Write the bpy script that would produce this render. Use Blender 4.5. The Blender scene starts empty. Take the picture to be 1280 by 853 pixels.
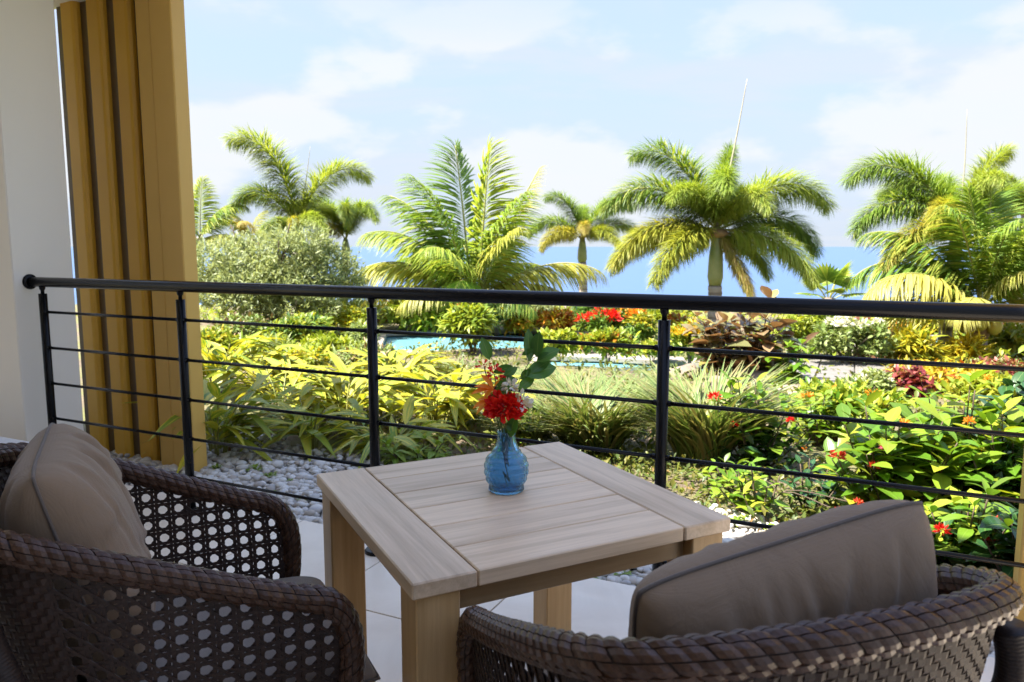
import bpy, math, random
import numpy as np
from math import radians, sin, cos, pi, sqrt, atan2, tan
from mathutils import Vector, Matrix, Quaternion

sc = bpy.context.scene
COL = sc.collection
RNG = np.random.default_rng(7)
random.seed(7)

# ------------------------------------------------------------------ camera
F_PX, CX, CY, HC = 955.0, 640.0, 426.5, 1.28          # focal length and centre in photo pixels, eye height
PITCH = math.atan((426.5 - 308.0) / F_PX)
cd = bpy.data.cameras.new('camera'); cam = bpy.data.objects.new('camera', cd); COL.objects.link(cam)
cam.location = (0, 0, HC); cam.rotation_euler = (pi / 2 - PITCH, 0, 0)
cd.sensor_width = 36.0; cd.lens = F_PX / 1280 * 36.0; cd.clip_start = 0.05; cd.clip_end = 90000
cd.dof.use_dof = True; cd.dof.focus_distance = 2.1; cd.dof.aperture_fstop = 7.1
sc.camera = cam

# ------------------------------------------------------------------ sky, sun, exposure
SUN_EL, SUN_AZ = 58.0, 250.0         # degrees; azimuth clockwise from +Y (high, from behind on the left)
w = bpy.data.worlds.new('World'); sc.world = w; w.use_nodes = True
nt = w.node_tree; nt.nodes.clear()
def N(nt, t, **k):
    n = nt.nodes.new(t)
    for a, b in k.items(): setattr(n, a, b)
    return n
def L(nt, a, b): nt.links.new(a, b)
sky = N(nt, 'ShaderNodeTexSky', sky_type='NISHITA', sun_disc=False, sun_elevation=radians(SUN_EL), sun_rotation=radians(SUN_AZ))
sky.altitude = 30; sky.air_density = 1.0; sky.dust_density = 0.35; sky.ozone_density = 2.5
bg = N(nt, 'ShaderNodeBackground'); out = N(nt, 'ShaderNodeOutputWorld')
tc = N(nt, 'ShaderNodeTexCoord')
sx = N(nt, 'ShaderNodeSeparateXYZ'); L(nt, tc.outputs['Generated'], sx.inputs[0])
def M1(nt, op, a, b=None, c=None, clamp=False):
    n = N(nt, 'ShaderNodeMath', operation=op); n.use_clamp = clamp
    for i, v in enumerate((a, b, c)):
        if v is None: continue
        if isinstance(v, (int, float)): n.inputs[i].default_value = v
        else: L(nt, v, n.inputs[i])
    return n.outputs[0]
def ramp(nt, fac, stops, interp='LINEAR'):
    r = N(nt, 'ShaderNodeValToRGB'); r.color_ramp.interpolation = interp
    while len(r.color_ramp.elements) < len(stops): r.color_ramp.elements.new(0.5)
    for e, (p, c) in zip(r.color_ramp.elements, stops):
        e.position = p; e.color = c if len(c) == 4 else (*c, 1)
    L(nt, fac, r.inputs[0]); return r.outputs[0]
def mixc(nt, fac, a, b, mode='MIX'):
    n = N(nt, 'ShaderNodeMix', data_type='RGBA', blend_type=mode)
    for i, v in ((0, fac), (6, a), (7, b)):
        if isinstance(v, (int, float)): n.inputs[i].default_value = v
        elif isinstance(v, tuple): n.inputs[i].default_value = v if len(v) == 4 else (*v, 1)
        else: L(nt, v, n.inputs[i])
    return n.outputs[2]
# clouds: thin cirrus veil overhead and soft cumulus heads, by direction on a high flat layer
zc = M1(nt, 'ADD', M1(nt, 'MAXIMUM', sx.outputs[2], 0.0), 0.16)
cx_ = M1(nt, 'DIVIDE', sx.outputs[0], zc); cy_ = M1(nt, 'DIVIDE', sx.outputs[1], zc)
cv = N(nt, 'ShaderNodeCombineXYZ'); L(nt, cx_, cv.inputs[0]); L(nt, cy_, cv.inputs[1])
n1 = N(nt, 'ShaderNodeTexNoise'); n1.inputs['Scale'].default_value = 1.25; n1.inputs['Detail'].default_value = 7; n1.inputs['Roughness'].default_value = 0.55; n1.inputs['Distortion'].default_value = 0.5
mp = N(nt, 'ShaderNodeMapping'); mp.inputs['Location'].default_value = (3.2, 1.7, 0); mp.inputs['Scale'].default_value = (0.8, 1.1, 1); L(nt, cv.outputs[0], mp.inputs[0]); L(nt, mp.outputs[0], n1.inputs['Vector'])
veil = ramp(nt, n1.outputs[0], [(0.42, (0, 0, 0)), (0.68, (1, 1, 1))], 'EASE')
n2 = N(nt, 'ShaderNodeTexNoise'); n2.inputs['Scale'].default_value = 3.4; n2.inputs['Detail'].default_value = 6; n2.inputs['Roughness'].default_value = 0.5
mp2 = N(nt, 'ShaderNodeMapping'); mp2.inputs['Location'].default_value = (0.35, 0.2, 0.1); mp2.inputs['Scale'].default_value = (1.0, 1.0, 2.2); L(nt, tc.outputs['Generated'], mp2.inputs[0]); L(nt, mp2.outputs[0], n2.inputs['Vector'])
cum = ramp(nt, n2.outputs[0], [(0.49, (0, 0, 0)), (0.57, (1, 1, 1))], 'EASE')
low = ramp(nt, sx.outputs[2], [(0.0, (0.2, 0.2, 0.2)), (0.05, (1, 1, 1)), (0.22, (1, 1, 1)), (0.34, (0, 0, 0))])
cum = M1(nt, 'MULTIPLY', cum, low)
haze_f = ramp(nt, sx.outputs[2], [(0.0, (0.96,) * 3), (0.12, (0.92,) * 3), (0.32, (0.86,) * 3), (0.7, (0.35,) * 3)])     # pale sea air low over the horizon
SKY_STRENGTH = 0.10
AIR, VEIL, HEAD = (0.61, 0.745, 1.00), (0.88, 0.94, 1.03), (1.08, 1.09, 1.10)
c_ = mixc(nt, haze_f, mixc(nt, 1.0, sky.outputs[0], (0.86, 0.76, 0.78), 'MULTIPLY'), AIR)
c_ = mixc(nt, ramp(nt, sx.outputs[2], [(0.0, (0.85,) * 3), (0.07, (0.55,) * 3), (0.22, (0.0,) * 3)]), c_, (0.78, 0.89, 1.04))
c_ = mixc(nt, M1(nt, 'MULTIPLY', veil, 0.62), c_, VEIL)
c_ = mixc(nt, M1(nt, 'MULTIPLY', cum, 0.72), c_, HEAD)
L(nt, c_, bg.inputs[0]); bg.inputs[1].default_value = SKY_STRENGTH
L(nt, bg.outputs[0], out.inputs[0])

sd = bpy.data.lights.new('sun', 'SUN'); sun = bpy.data.objects.new('sun', sd); COL.objects.link(sun)
sd.energy = 2.1; sd.angle = radians(0.53); sd.color = (1.0, 0.95, 0.86)
_az, _el = radians(SUN_AZ), radians(SUN_EL)
_to = Vector((sin(_az) * cos(_el), cos(_az) * cos(_el), sin(_el)))
sun.rotation_euler = (-_to).to_track_quat('-Z', 'Y').to_euler()
sc.view_settings.view_transform = 'Standard'; sc.view_settings.look = 'None'
sc.view_settings.exposure = 3.2; sc.view_settings.gamma = 1.0; sc.view_settings.use_curve_mapping = False
sc.render.engine = 'CYCLES'
sc.cycles.max_bounces = 10; sc.cycles.diffuse_bounces = 5; sc.cycles.transmission_bounces = 8; sc.cycles.transparent_max_bounces = 8
sc.cycles.sample_clamp_indirect = 8.0; sc.cycles.caustics_reflective = False; sc.cycles.caustics_refractive = False
sc.cycles.use_denoising = True

# ------------------------------------------------------------------ measuring: photo pixel -> place
def ray(u, v):
    x = (u - CX) / F_PX; y = (v - CY) / F_PX
    return np.array([x, cos(PITCH) - y * sin(PITCH), -sin(PITCH) - y * cos(PITCH)])
def at_z(u, v, z):
    d = ray(u, v); return np.array([0, 0, HC]) + d * ((z - HC) / d[2])
RX, RY = 0.8998, -0.4364            # direction of the railing in plan
NX, NY = 0.4364, 0.8998             # outwards, towards the garden
RAIL0 = np.array([-0.569, 3.07])
def edge_dist(x, y): return (x - RAIL0[0]) * NX + (y - RAIL0[1]) * NY      # metres beyond the railing line
WATER_Z = -0.36
POOLS = []                           # plan polygons, filled below
def _inside(px, py, poly):
    c = np.zeros(np.shape(px), bool); n = len(poly)
    for i in range(n):
        x1, y1 = poly[i]; x2, y2 = poly[(i + 1) % n]
        t = ((y1 > py) != (y2 > py)) & (px < (x2 - x1) * (py - y1) / (y2 - y1 + 1e-12) + x1)
        c ^= t
    return c
def ground0(x, y):
    e = edge_dist(x, y)
    z = -0.06 - 0.028 * np.clip(e - 1.0, 0, 26) - 0.30 * np.clip(y - 22.5, 0, 400)
    z = z + 0.03 * np.sin(x * 1.3 + y * 0.7) * np.clip((e - 1.2) / 2, 0, 1) + 0.02 * np.sin(x * 2.9 - y * 2.1 + 1) * np.clip((e - 1.2) / 2, 0, 1)
    return z
def on_ground(u, v):
    d = ray(u, v); t = np.arange(2.0, 90.0, 0.02); f = HC + d[2] * t - ground0(d[0] * t, d[1] * t)
    i = int(np.argmax(f <= 0)) if (f <= 0).any() else len(t) - 1
    return np.array([d[0] * t[i], d[1] * t[i], HC + d[2] * t[i]])
def px_at(u, v, Y):
    d = ray(u, v); return np.array([0, 0, HC]) + d * (Y / d[1])
def ppm(P): return F_PX / (P[1] * cos(PITCH) - (P[2] - HC) * sin(PITCH))     # photo pixels per metre at P

# ------------------------------------------------------------------ building blocks
class MB:
    def __init__(s): s.v = []; s.f = []; s.n = 0; s.uv = []; s.t = []
    def add(s, V, Fs, uv=None, tint=0.0):
        V = np.asarray(V, float).reshape(-1, 3)
        s.v.append(V); s.f.extend([tuple(int(i) + s.n for i in f) for f in Fs]); s.n += len(V)
        s.uv.append(np.zeros((len(V), 2)) if uv is None else np.asarray(uv, float)); s.t.append(np.full(len(V), float(tint)) if np.isscalar(tint) else np.asarray(tint, float))
        return s
    def box(s, c, d, R=None, bev=0.0):
        hx, hy, hz = d[0] / 2, d[1] / 2, d[2] / 2
        if bev <= 0:
            V = np.array([(x, y, z) for z in (-hz, hz) for x, y in ((-hx, -hy), (hx, -hy), (hx, hy), (-hx, hy))])
            Fs = [(3, 2, 1, 0), (4, 5, 6, 7), (0, 1, 5, 4), (1, 2, 6, 5), (2, 3, 7, 6), (3, 0, 4, 7)]
        else:
            b = min(bev, hx * .9, hy * .9, hz * .9); V = []; Fs = []; idx = {}
            for sx_ in (-1, 1):
                for sy in (-1, 1):
                    for sz in (-1, 1):
                        for ax in range(3):
                            p = [sx_ * (hx - (b if ax != 0 else 0)), sy * (hy - (b if ax != 1 else 0)), sz * (hz - (b if ax != 2 else 0))]
                            idx[(sx_, sy, sz, ax)] = len(V); V.append(p)
            S = (-1, 1)
            for a_ in S:
                Fs.append([idx[(a_, y, z, 0)] for y, z in ((-1, -1), (1, -1), (1, 1), (-1, 1))][::a_])
                Fs.append([idx[(x, a_, z, 1)] for x, z in ((-1, -1), (-1, 1), (1, 1), (1, -1))][::a_])
                Fs.append([idx[(x, y, a_, 2)] for x, y in ((-1, -1), (1, -1), (1, 1), (-1, 1))][::a_])
            for a_ in S:
                for b_ in S:
                    Fs.append((idx[(a_, b_, -1, 0)], idx[(a_, b_, -1, 1)], idx[(a_, b_, 1, 1)], idx[(a_, b_, 1, 0)]))
                    Fs.append((idx[(a_, -1, b_, 0)], idx[(a_, -1, b_, 2)], idx[(a_, 1, b_, 2)], idx[(a_, 1, b_, 0)]))
                    Fs.append((idx[(-1, a_, b_, 1)], idx[(-1, a_, b_, 2)], idx[(1, a_, b_, 2)], idx[(1, a_, b_, 1)]))
                    for c_ in S: Fs.append((idx[(a_, b_, c_, 0)], idx[(a_, b_, c_, 1)], idx[(a_, b_, c_, 2)]))
            V = np.array(V)
        if R is not None: V = V @ np.asarray(R).T
        return s.add(V + np.asarray(c, float), Fs)
    def tube(s, P, r, seg=10, caps=True, closed=False, tint=0.0, flat=None):
        P = np.asarray(P, float); n = len(P); r = np.full(n, r, float) if np.isscalar(r) else np.asarray(r, float)
        T = np.gradient(P, axis=0) if not closed else np.roll(P, -1, 0) - np.roll(P, 1, 0)
        T /= np.linalg.norm(T, axis=1)[:, None] + 1e-12
        u = np.cross(T[0], (0, 0, 1.0)); 
        if np.linalg.norm(u) < 1e-3: u = np.array([1.0, 0, 0])
        u /= np.linalg.norm(u); V = []; a = np.linspace(0, 2 * pi, seg, endpoint=False); UV = []
        for i in range(n):
            u = u - T[i] * (u @ T[i]); u /= np.linalg.norm(u) + 1e-12; b = np.cross(T[i], u)
            ru, rb = (r[i], r[i]) if flat is None else (r[i] * flat[0], r[i] * flat[1])
            V.append(P[i] + np.outer(np.cos(a) * ru, u) + np.outer(np.sin(a) * rb, b)); UV += [(j / seg, i / max(1, n - 1)) for j in range(seg)]
        Fs = []
        for i in range(n if closed else n - 1):
            i2 = (i + 1) % n
            for j in range(seg):
                k = (j + 1) % seg; Fs.append((i * seg + j, i * seg + k, i2 * seg + k, i2 * seg + j))
        if caps and not closed: Fs.append(tuple(range(seg))[::-1]); Fs.append(tuple((n - 1) * seg + j for j in range(seg)))
        return s.add(np.concatenate(V), Fs, UV, tint)
    def lathe(s, prof, c=(0, 0, 0), seg=32, ripple=None):
        V = []; a = np.linspace(0, 2 * pi, seg, endpoint=False)
        for i, (r, z) in enumerate(prof):
            rr = r * (1 + (ripple(a, i) if ripple else 0)); V.append(np.stack([np.cos(a) * rr, np.sin(a) * rr, np.full(seg, z)], 1))
        Fs = [(i * seg + j, i * seg + (j + 1) % seg, (i + 1) * seg + (j + 1) % seg, (i + 1) * seg + j) for i in range(len(prof) - 1) for j in range(seg)]
        return s.add(np.concatenate(V) + np.asarray(c), Fs)
    def ball(s, c, r, seg=10, rings=6, tint=0.0):
        V = [(0, 0, -1)] + [(cos(a) * sin(t), sin(a) * sin(t), -cos(t)) for t in np.linspace(0, pi, rings + 1)[1:-1] for a in np.linspace(0, 2 * pi, seg, endpoint=False)] + [(0, 0, 1)]
        Fs = [(0, 1 + (j + 1) % seg, 1 + j) for j in range(seg)]
        for i in range(rings - 2):
            for j in range(seg):
                k = (j + 1) % seg; o = 1 + i * seg; Fs.append((o + j, o + k, o + seg + k, o + seg + j))
        o = 1 + (rings - 2) * seg; Fs += [(o + j, o + (j + 1) % seg, o + seg) for j in range(seg)]
        return s.add(np.array(V) * np.asarray(r) + np.asarray(c), Fs, None, tint)
    def mesh(s, name, mat, smooth=False):
        me = bpy.data.meshes.new(name)
        me.from_pydata(np.concatenate(s.v).tolist(), [], s.f)
        finish(me, np.concatenate(s.uv), np.concatenate(s.t), mat, smooth); return me
    def build(s, name, mat, parent=None, smooth=False, loc=None, rot=None):
        return link(name, s.mesh(name, mat, smooth), parent, loc, rot)
def finish(me, uv, tint, mat, smooth):
    if uv is not None:
        li = np.empty(len(me.loops), np.int32); me.loops.foreach_get('vertex_index', li)
        ul = me.uv_layers.new(name='UVMap'); ul.data.foreach_set('uv', uv[li].astype(np.float32).ravel())
    if tint is not None:
        at = me.attributes.new('tint', 'FLOAT', 'POINT'); at.data.foreach_set('value', tint.astype(np.float32))
    if smooth: me.polygons.foreach_set('use_smooth', np.ones(len(me.polygons), bool))
    if mat: me.materials.append(mat)
def quick_mesh(name, V, loops, starts, counts, uv, tint, mat, smooth=True):
    me = bpy.data.meshes.new(name)
    me.vertices.add(len(V)); me.vertices.foreach_set('co', V.astype(np.float32).ravel())
    me.loops.add(len(loops)); me.loops.foreach_set('vertex_index', loops.astype(np.int32))
    me.polygons.add(len(starts)); me.polygons.foreach_set('loop_start', starts.astype(np.int32)); me.polygons.foreach_set('loop_total', counts.astype(np.int32))
    me.update(calc_edges=True); finish(me, uv, tint, mat, smooth); return me
def link(name, me, parent=None, loc=None, rot=None):
    o = bpy.data.objects.new(name, me); COL.objects.link(o)
    if parent is not None: o.parent = parent
    if loc is not None: o.location = [float(q) for q in loc]
    if rot is not None: o.rotation_euler = rot
    return o
def tag(o, label=None, cat=None, group=None, kind=None):
    if label: o['label'] = label
    if cat: o['category'] = cat
    if group: o['group'] = group
    if kind: o['kind'] = kind
    return o
def thing(name, label, cat, loc=(0, 0, 0), rz=0.0, group=None):
    o = link(name, None, None, loc, (0, 0, rz)); o.empty_display_size = 0.1
    return tag(o, label, cat, group)
def spline(P, n):
    P = np.asarray(P, float); m = len(P); Q = np.vstack([2 * P[0] - P[1], P, 2 * P[-1] - P[-2]]); out = []
    for i in range(m - 1):
        a, b, c, d = Q[i:i + 4]
        for t in np.linspace(0, 1, 24, endpoint=False):
            out.append(0.5 * (2 * b + (c - a) * t + (2 * a - 5 * b + 4 * c - d) * t * t + (3 * b - a - 3 * c + d) * t ** 3))
    out.append(P[-1]); out = np.array(out)
    s = np.r_[0, np.cumsum(np.linalg.norm(np.diff(out, axis=0), axis=1))]
    q = np.linspace(0, s[-1], n); return np.stack([np.interp(q, s, out[:, k]) for k in range(3)], 1)

# ------------------------------------------------------------------ materials
def newmat(name):
    m = bpy.data.materials.new(name); m.use_nodes = True; nt = m.node_tree; nt.nodes.clear()
    o = N(nt, 'ShaderNodeOutputMaterial'); b = N(nt, 'ShaderNodeBsdfPrincipled'); L(nt, b.outputs[0], o.inputs[0]); return m, nt, b, o
def noise(nt, scale, detail=4, rough=0.55, vec=None, dist=0.0):
    n = N(nt, 'ShaderNodeTexNoise'); n.inputs['Scale'].default_value = scale; n.inputs['Detail'].default_value = detail; n.inputs['Roughness'].default_value = rough; n.inputs['Distortion'].default_value = dist
    if vec is not None: L(nt, vec, n.inputs['Vector'])
    return n.outputs[0]
def objvec(nt, scale=(1, 1, 1), randomize=True, kind='Object'):
    t = N(nt, 'ShaderNodeTexCoord'); m = N(nt, 'ShaderNodeMapping'); m.inputs['Scale'].default_value = scale
    L(nt, t.outputs[kind], m.inputs[0])
    if randomize:
        oi = N(nt, 'ShaderNodeObjectInfo'); c = N(nt, 'ShaderNodeCombineXYZ')
        L(nt, M1(nt, 'MULTIPLY', oi.outputs['Random'], 37.0), c.inputs[0]); L(nt, M1(nt, 'MULTIPLY', oi.outputs['Random'], 91.0), c.inputs[1]); L(nt, c.outputs[0], m.inputs['Location'])
    return m.outputs[0]
def bump(nt, b, h, strength=0.3, dist=0.002):
    n = N(nt, 'ShaderNodeBump'); n.inputs['Strength'].default_value = strength; n.inputs['Distance'].default_value = dist; L(nt, h, n.inputs['Height']); L(nt, n.outputs[0], b.inputs['Normal'])
def simple(name, c1, c2=None, rough=0.6, scale=8.0, bstr=0.15, metal=0.0, spec=0.5, bdist=0.002, detail=5):
    m, nt, b, o = newmat(name); v = objvec(nt)
    n = noise(nt, scale, detail, 0.6, v)
    c2 = c2 or tuple(x * 0.8 for x in c1)
    L(nt, mixc(nt, ramp(nt, n, [(0.35, (0, 0, 0)), (0.68, (1, 1, 1))]), c1, c2), b.inputs['Base Color'])
    b.inputs['Roughness'].default_value = rough; b.inputs['Metallic'].default_value = metal; b.inputs['Specular IOR Level'].default_value = spec
    if bstr: bump(nt, b, noise(nt, scale * 6, 4, 0.6, v), bstr, bdist)
    return m
def tinted(nt):
    a = N(nt, 'ShaderNodeAttribute', attribute_name='tint'); oi = N(nt, 'ShaderNodeObjectInfo')
    return M1(nt, 'FRACT', M1(nt, 'ADD', a.outputs['Fac'], M1(nt, 'MULTIPLY', oi.outputs['Random'], 0.999)))
def leafmat(name, cols, stripe=None, trans=0.35, rough=0.42, spec=0.4, stripe_w=0.55, edge=None, back=None):
    """cols: the colours single leaves take; stripe: paler streaks running along a variegated blade; edge: paler margin."""
    m, nt, b, o = newmat(name); t = tinted(nt)
    k = len(cols); base = ramp(nt, t, [((i + 0.5) / k, c) for i, c in enumerate(cols)])
    uv = N(nt, 'ShaderNodeTexCoord').outputs['UV']
    if stripe:
        mp = N(nt, 'ShaderNodeMapping'); mp.inputs['Scale'].default_value = (5.5, 1.1, 1); L(nt, uv, mp.inputs[0])
        cb = N(nt, 'ShaderNodeCombineXYZ'); L(nt, M1(nt, 'MULTIPLY', t, 63.0), cb.inputs[2]); L(nt, cb.outputs[0], mp.inputs['Location'])
        base = mixc(nt, ramp(nt, noise(nt, 1.0, 3, 0.6, mp.outputs[0]), [(stripe_w - 0.07, (0, 0, 0)), (stripe_w + 0.05, (1, 1, 1))]), base, stripe)
    s = N(nt, 'ShaderNodeSeparateXYZ'); L(nt, uv, s.inputs[0])
    across = M1(nt, 'ABSOLUTE', M1(nt, 'SUBTRACT', s.outputs[0], 0.5))
    mott = noise(nt, 45.0, 4, 0.6, objvec(nt, randomize=True)); base = mixc(nt, ramp(nt, mott, [(0.30, (0.45,) * 3), (0.62, (0.0,) * 3)]), base, mixc(nt, 1.0, base, (0.62, 0.60, 0.5), 'MULTIPLY'))
    if edge: base = mixc(nt, ramp(nt, across, [(0.30, (0, 0, 0)), (0.42, (1, 1, 1))]), base, edge)
    rib = ramp(nt, across, [(0.0, (1, 1, 1)), (0.035, (0, 0, 0))])
    base = mixc(nt, M1(nt, 'MULTIPLY', rib, 0.35), base, (0.35, 0.42, 0.12))
    if back:
        g = N(nt, 'ShaderNodeNewGeometry'); base = mixc(nt, g.outputs['Backfacing'], base, back)
    L(nt, base, b.inputs['Base Color']); b.inputs['Roughness'].default_value = rough; b.inputs['Specular IOR Level'].default_value = spec
    tr = N(nt, 'ShaderNodeBsdfTranslucent'); L(nt, mixc(nt, 0.85, base, (1.0, 0.95, 0.35), 'MULTIPLY'), tr.inputs[0])
    mx = N(nt, 'ShaderNodeMixShader'); mx.inputs[0].default_value = trans; L(nt, b.outputs[0], mx.inputs[1]); L(nt, tr.outputs[0], mx.inputs[2]); L(nt, mx.outputs[0], o.inputs[0])
    # side veins
    mp = N(nt, 'ShaderNodeMapping'); mp.inputs['Scale'].default_value = (3, 26, 1); L(nt, uv, mp.inputs[0])
    wv = N(nt, 'ShaderNodeTexWave'); wv.inputs['Scale'].default_value = 0.6; wv.inputs['Distortion'].default_value = 0.6; L(nt, mp.outputs[0], wv.inputs['Vector']); bump(nt, b, wv.outputs['Fac'], 0.12, 0.002)
    return m

def woodmat(name, c1, c2, c3, axis=0):
    m, nt, b, o = newmat(name); sc_ = [26.0, 26.0, 26.0]; sc_[axis] = 1.6
    v = objvec(nt, tuple(sc_)); n = noise(nt, 1.0, 8, 0.62, v, 0.35)
    s2 = [160.0, 160.0, 160.0]; s2[axis] = 5.0; fine = noise(nt, 1.0, 5, 0.7, objvec(nt, tuple(s2)))
    col = ramp(nt, n, [(0.30, c2), (0.52, c1), (0.74, c3)])
    col = mixc(nt, M1(nt, 'MULTIPLY', ramp(nt, fine, [(0.40, (1, 1, 1)), (0.56, (0, 0, 0))]), 0.30), col, c2)
    oi = N(nt, 'ShaderNodeObjectInfo'); hs = N(nt, 'ShaderNodeHueSaturation'); L(nt, M1(nt, 'ADD', M1(nt, 'MULTIPLY', oi.outputs['Random'], 0.24), 0.86), hs.inputs['Value']); L(nt, col, hs.inputs['Color'])
    L(nt, hs.outputs[0], b.inputs['Base Color']); b.inputs['Roughness'].default_value = 0.40; b.inputs['Specular IOR Level'].default_value = 0.35
    bump(nt, b, fine, 0.25, 0.0012); return m
def plaster(name, c):
    m, nt, b, o = newmat(name); v = objvec(nt, randomize=False)
    L(nt, mixc(nt, noise(nt, 1.3, 5, 0.6, v), tuple(x * 0.94 for x in c), c), b.inputs['Base Color']); b.inputs['Roughness'].default_value = 0.8
    bump(nt, b, noise(nt, 90, 3, 0.6, v), 0.1, 0.002); return m

M = {}
M['plaster'] = plaster('white_plaster', (0.80, 0.75, 0.66))
M['ceiling'] = plaster('ceiling_paint', (0.80, 0.79, 0.77))
M['backwall'] = plaster('room_wall', (0.30, 0.26, 0.22))
M['gold'] = simple('gold_powder_coat', (0.62, 0.345, 0.035), (0.58, 0.32, 0.032), 0.42, 3.0, 0.05, 0.0, 0.4)
M['gold_light'] = simple('gold_powder_coat_pale', (0.64, 0.395, 0.10), (0.61, 0.375, 0.09), 0.40, 3.0, 0.05, 0.0, 0.45)
M['bronze'] = simple('dark_bronze_sheet', (0.115, 0.075, 0.035), (0.095, 0.06, 0.03), 0.28, 2.0, 0.04, 0.0, 0.6)
M['black'] = simple('black_powder_coat', (0.005, 0.005, 0.006), (0.007, 0.007, 0.008), 0.26, 14.0, 0.03, 0.0, 0.16)
M['grout'] = simple('grout', (0.25, 0.22, 0.18), (0.20, 0.175, 0.145), 0.9, 30, 0.2)
m, nt, b, o = newmat('stone_tile'); v = objvec(nt, randomize=True)
L(nt, mixc(nt, ramp(nt, noise(nt, 3.0, 8, 0.65, v, 0.8), [(0.3, (0, 0, 0)), (0.7, (1, 1, 1))]), (0.82, 0.72, 0.58), (0.69, 0.585, 0.455)), b.inputs['Base Color'])
L(nt, ramp(nt, noise(nt, 5, 4, 0.5, v), [(0.3, (0.28,) * 3), (0.7, (0.45,) * 3)]), b.inputs['Roughness']); bump(nt, b, noise(nt, 40, 4, 0.6, v), 0.05, 0.002); M['tile'] = m
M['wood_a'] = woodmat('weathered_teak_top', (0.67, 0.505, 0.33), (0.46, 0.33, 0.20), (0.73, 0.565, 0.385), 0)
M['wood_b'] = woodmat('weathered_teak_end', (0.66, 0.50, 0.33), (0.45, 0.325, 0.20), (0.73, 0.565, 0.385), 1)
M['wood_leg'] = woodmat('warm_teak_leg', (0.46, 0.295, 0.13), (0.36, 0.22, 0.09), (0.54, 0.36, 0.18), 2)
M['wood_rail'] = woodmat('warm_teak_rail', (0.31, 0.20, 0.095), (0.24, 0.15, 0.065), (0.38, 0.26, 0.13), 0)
def wicker(name, c1, c2, rough):
    m, nt, b, o = newmat(name); v = objvec(nt, randomize=False); t = tinted(nt)
    st = noise(nt, 1.0, 4, 0.6, objvec(nt, (240, 240, 240)))
    col = mixc(nt, t, c1, c2); L(nt, mixc(nt, ramp(nt, st, [(0.35, (0, 0, 0)), (0.7, (1, 1, 1))]), col, tuple(x * 0.6 for x in c1)), b.inputs['Base Color'])
    b.inputs['Roughness'].default_value = rough; b.inputs['Specular IOR Level'].default_value = 0.3; bump(nt, b, st, 0.25, 0.001); return m
M['wicker'] = wicker('brown_wicker', (0.058, 0.028, 0.016), (0.095, 0.050, 0.030), 0.34)
M['wicker_dark'] = wicker('brown_wicker_core', (0.020, 0.013, 0.011), (0.028, 0.018, 0.015), 0.5)
M['cane'] = wicker('brown_cane', (0.030, 0.016, 0.011), (0.046, 0.025, 0.017), 0.5)
def fabric(name, c, stain=False):
    m, nt, b, o = newmat(name); v = objvec(nt, randomize=False)
    wv = N(nt, 'ShaderNodeTexWave'); wv.inputs['Scale'].default_value = 240; L(nt, v, wv.inputs['Vector'])
    mp = N(nt, 'ShaderNodeMapping'); mp.inputs['Rotation'].default_value = (0, pi / 2, pi / 2); L(nt, v, mp.inputs[0])
    w2 = N(nt, 'ShaderNodeTexWave'); w2.inputs['Scale'].default_value = 240; L(nt, mp.outputs[0], w2.inputs['Vector'])
    h = M1(nt, 'ADD', wv.outputs['Fac'], w2.outputs['Fac'])
    col = mixc(nt, ramp(nt, noise(nt, 6, 5, 0.6, v), [(0.3, (0, 0, 0)), (0.7, (1, 1, 1))]), c, tuple(x * 0.88 for x in c))
    if stain:
        s = N(nt, 'ShaderNodeSeparateXYZ'); L(nt, N(nt, 'ShaderNodeTexCoord').outputs['UV'], s.inputs[0])
        wob = M1(nt, 'MULTIPLY', M1(nt, 'SUBTRACT', noise(nt, 22, 4, 0.6, v), 0.5), 0.035)
        ln = M1(nt, 'ABSOLUTE', M1(nt, 'SUBTRACT', M1(nt, 'ADD', s.outputs[0], wob), M1(nt, 'ADD', M1(nt, 'MULTIPLY', s.outputs[1], 0.10), 0.10)))
        k = ramp(nt, ln, [(0.0, (1, 1, 1)), (0.012, (0, 0, 0))])
        up = ramp(nt, s.outputs[1], [(0.50, (0, 0, 0)), (0.56, (1, 1, 1)), (0.80, (1, 1, 1)), (0.84, (0, 0, 0))])
        col = mixc(nt, M1(nt, 'MULTIPLY', M1(nt, 'MULTIPLY', k, up), ramp(nt, noise(nt, 45, 3, 0.6, v), [(0.38, (0, 0, 0)), (0.55, (1, 1, 1))])), col, (0.42, 0.37, 0.29))
    L(nt, col, b.inputs['Base Color']); b.inputs['Roughness'].default_value = 0.75; b.inputs['Specular IOR Level'].default_value = 0.3
    b.inputs['Sheen Weight'].default_value = 0.15; b.inputs['Sheen Roughness'].default_value = 0.4
    cr = noise(nt, 1.0, 5, 0.62, objvec(nt, (16, 7, 16), False), 1.4)                     # small sitting creases
    b2 = N(nt, 'ShaderNodeBump'); b2.inputs['Strength'].default_value = 0.55; b2.inputs['Distance'].default_value = 0.006; L(nt, cr, b2.inputs['Height'])
    b1 = N(nt, 'ShaderNodeBump'); b1.inputs['Strength'].default_value = 0.22; b1.inputs['Distance'].default_value = 0.0008; L(nt, h, b1.inputs['Height']); L(nt, b2.outputs[0], b1.inputs['Normal']); L(nt, b1.outputs[0], b.inputs['Normal']); return m
M['fabric'] = fabric('taupe_canvas', (0.215, 0.148, 0.092))
M['fabric_stain'] = fabric('taupe_canvas_marked', (0.215, 0.148, 0.092), True)
M['seat'] = fabric('taupe_seat_canvas', (0.22, 0.18, 0.145))
M['piping'] = fabric('taupe_piping', (0.115, 0.092, 0.075))
M['white_fabric'] = fabric('white_canvas', (0.72, 0.73, 0.76))
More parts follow.
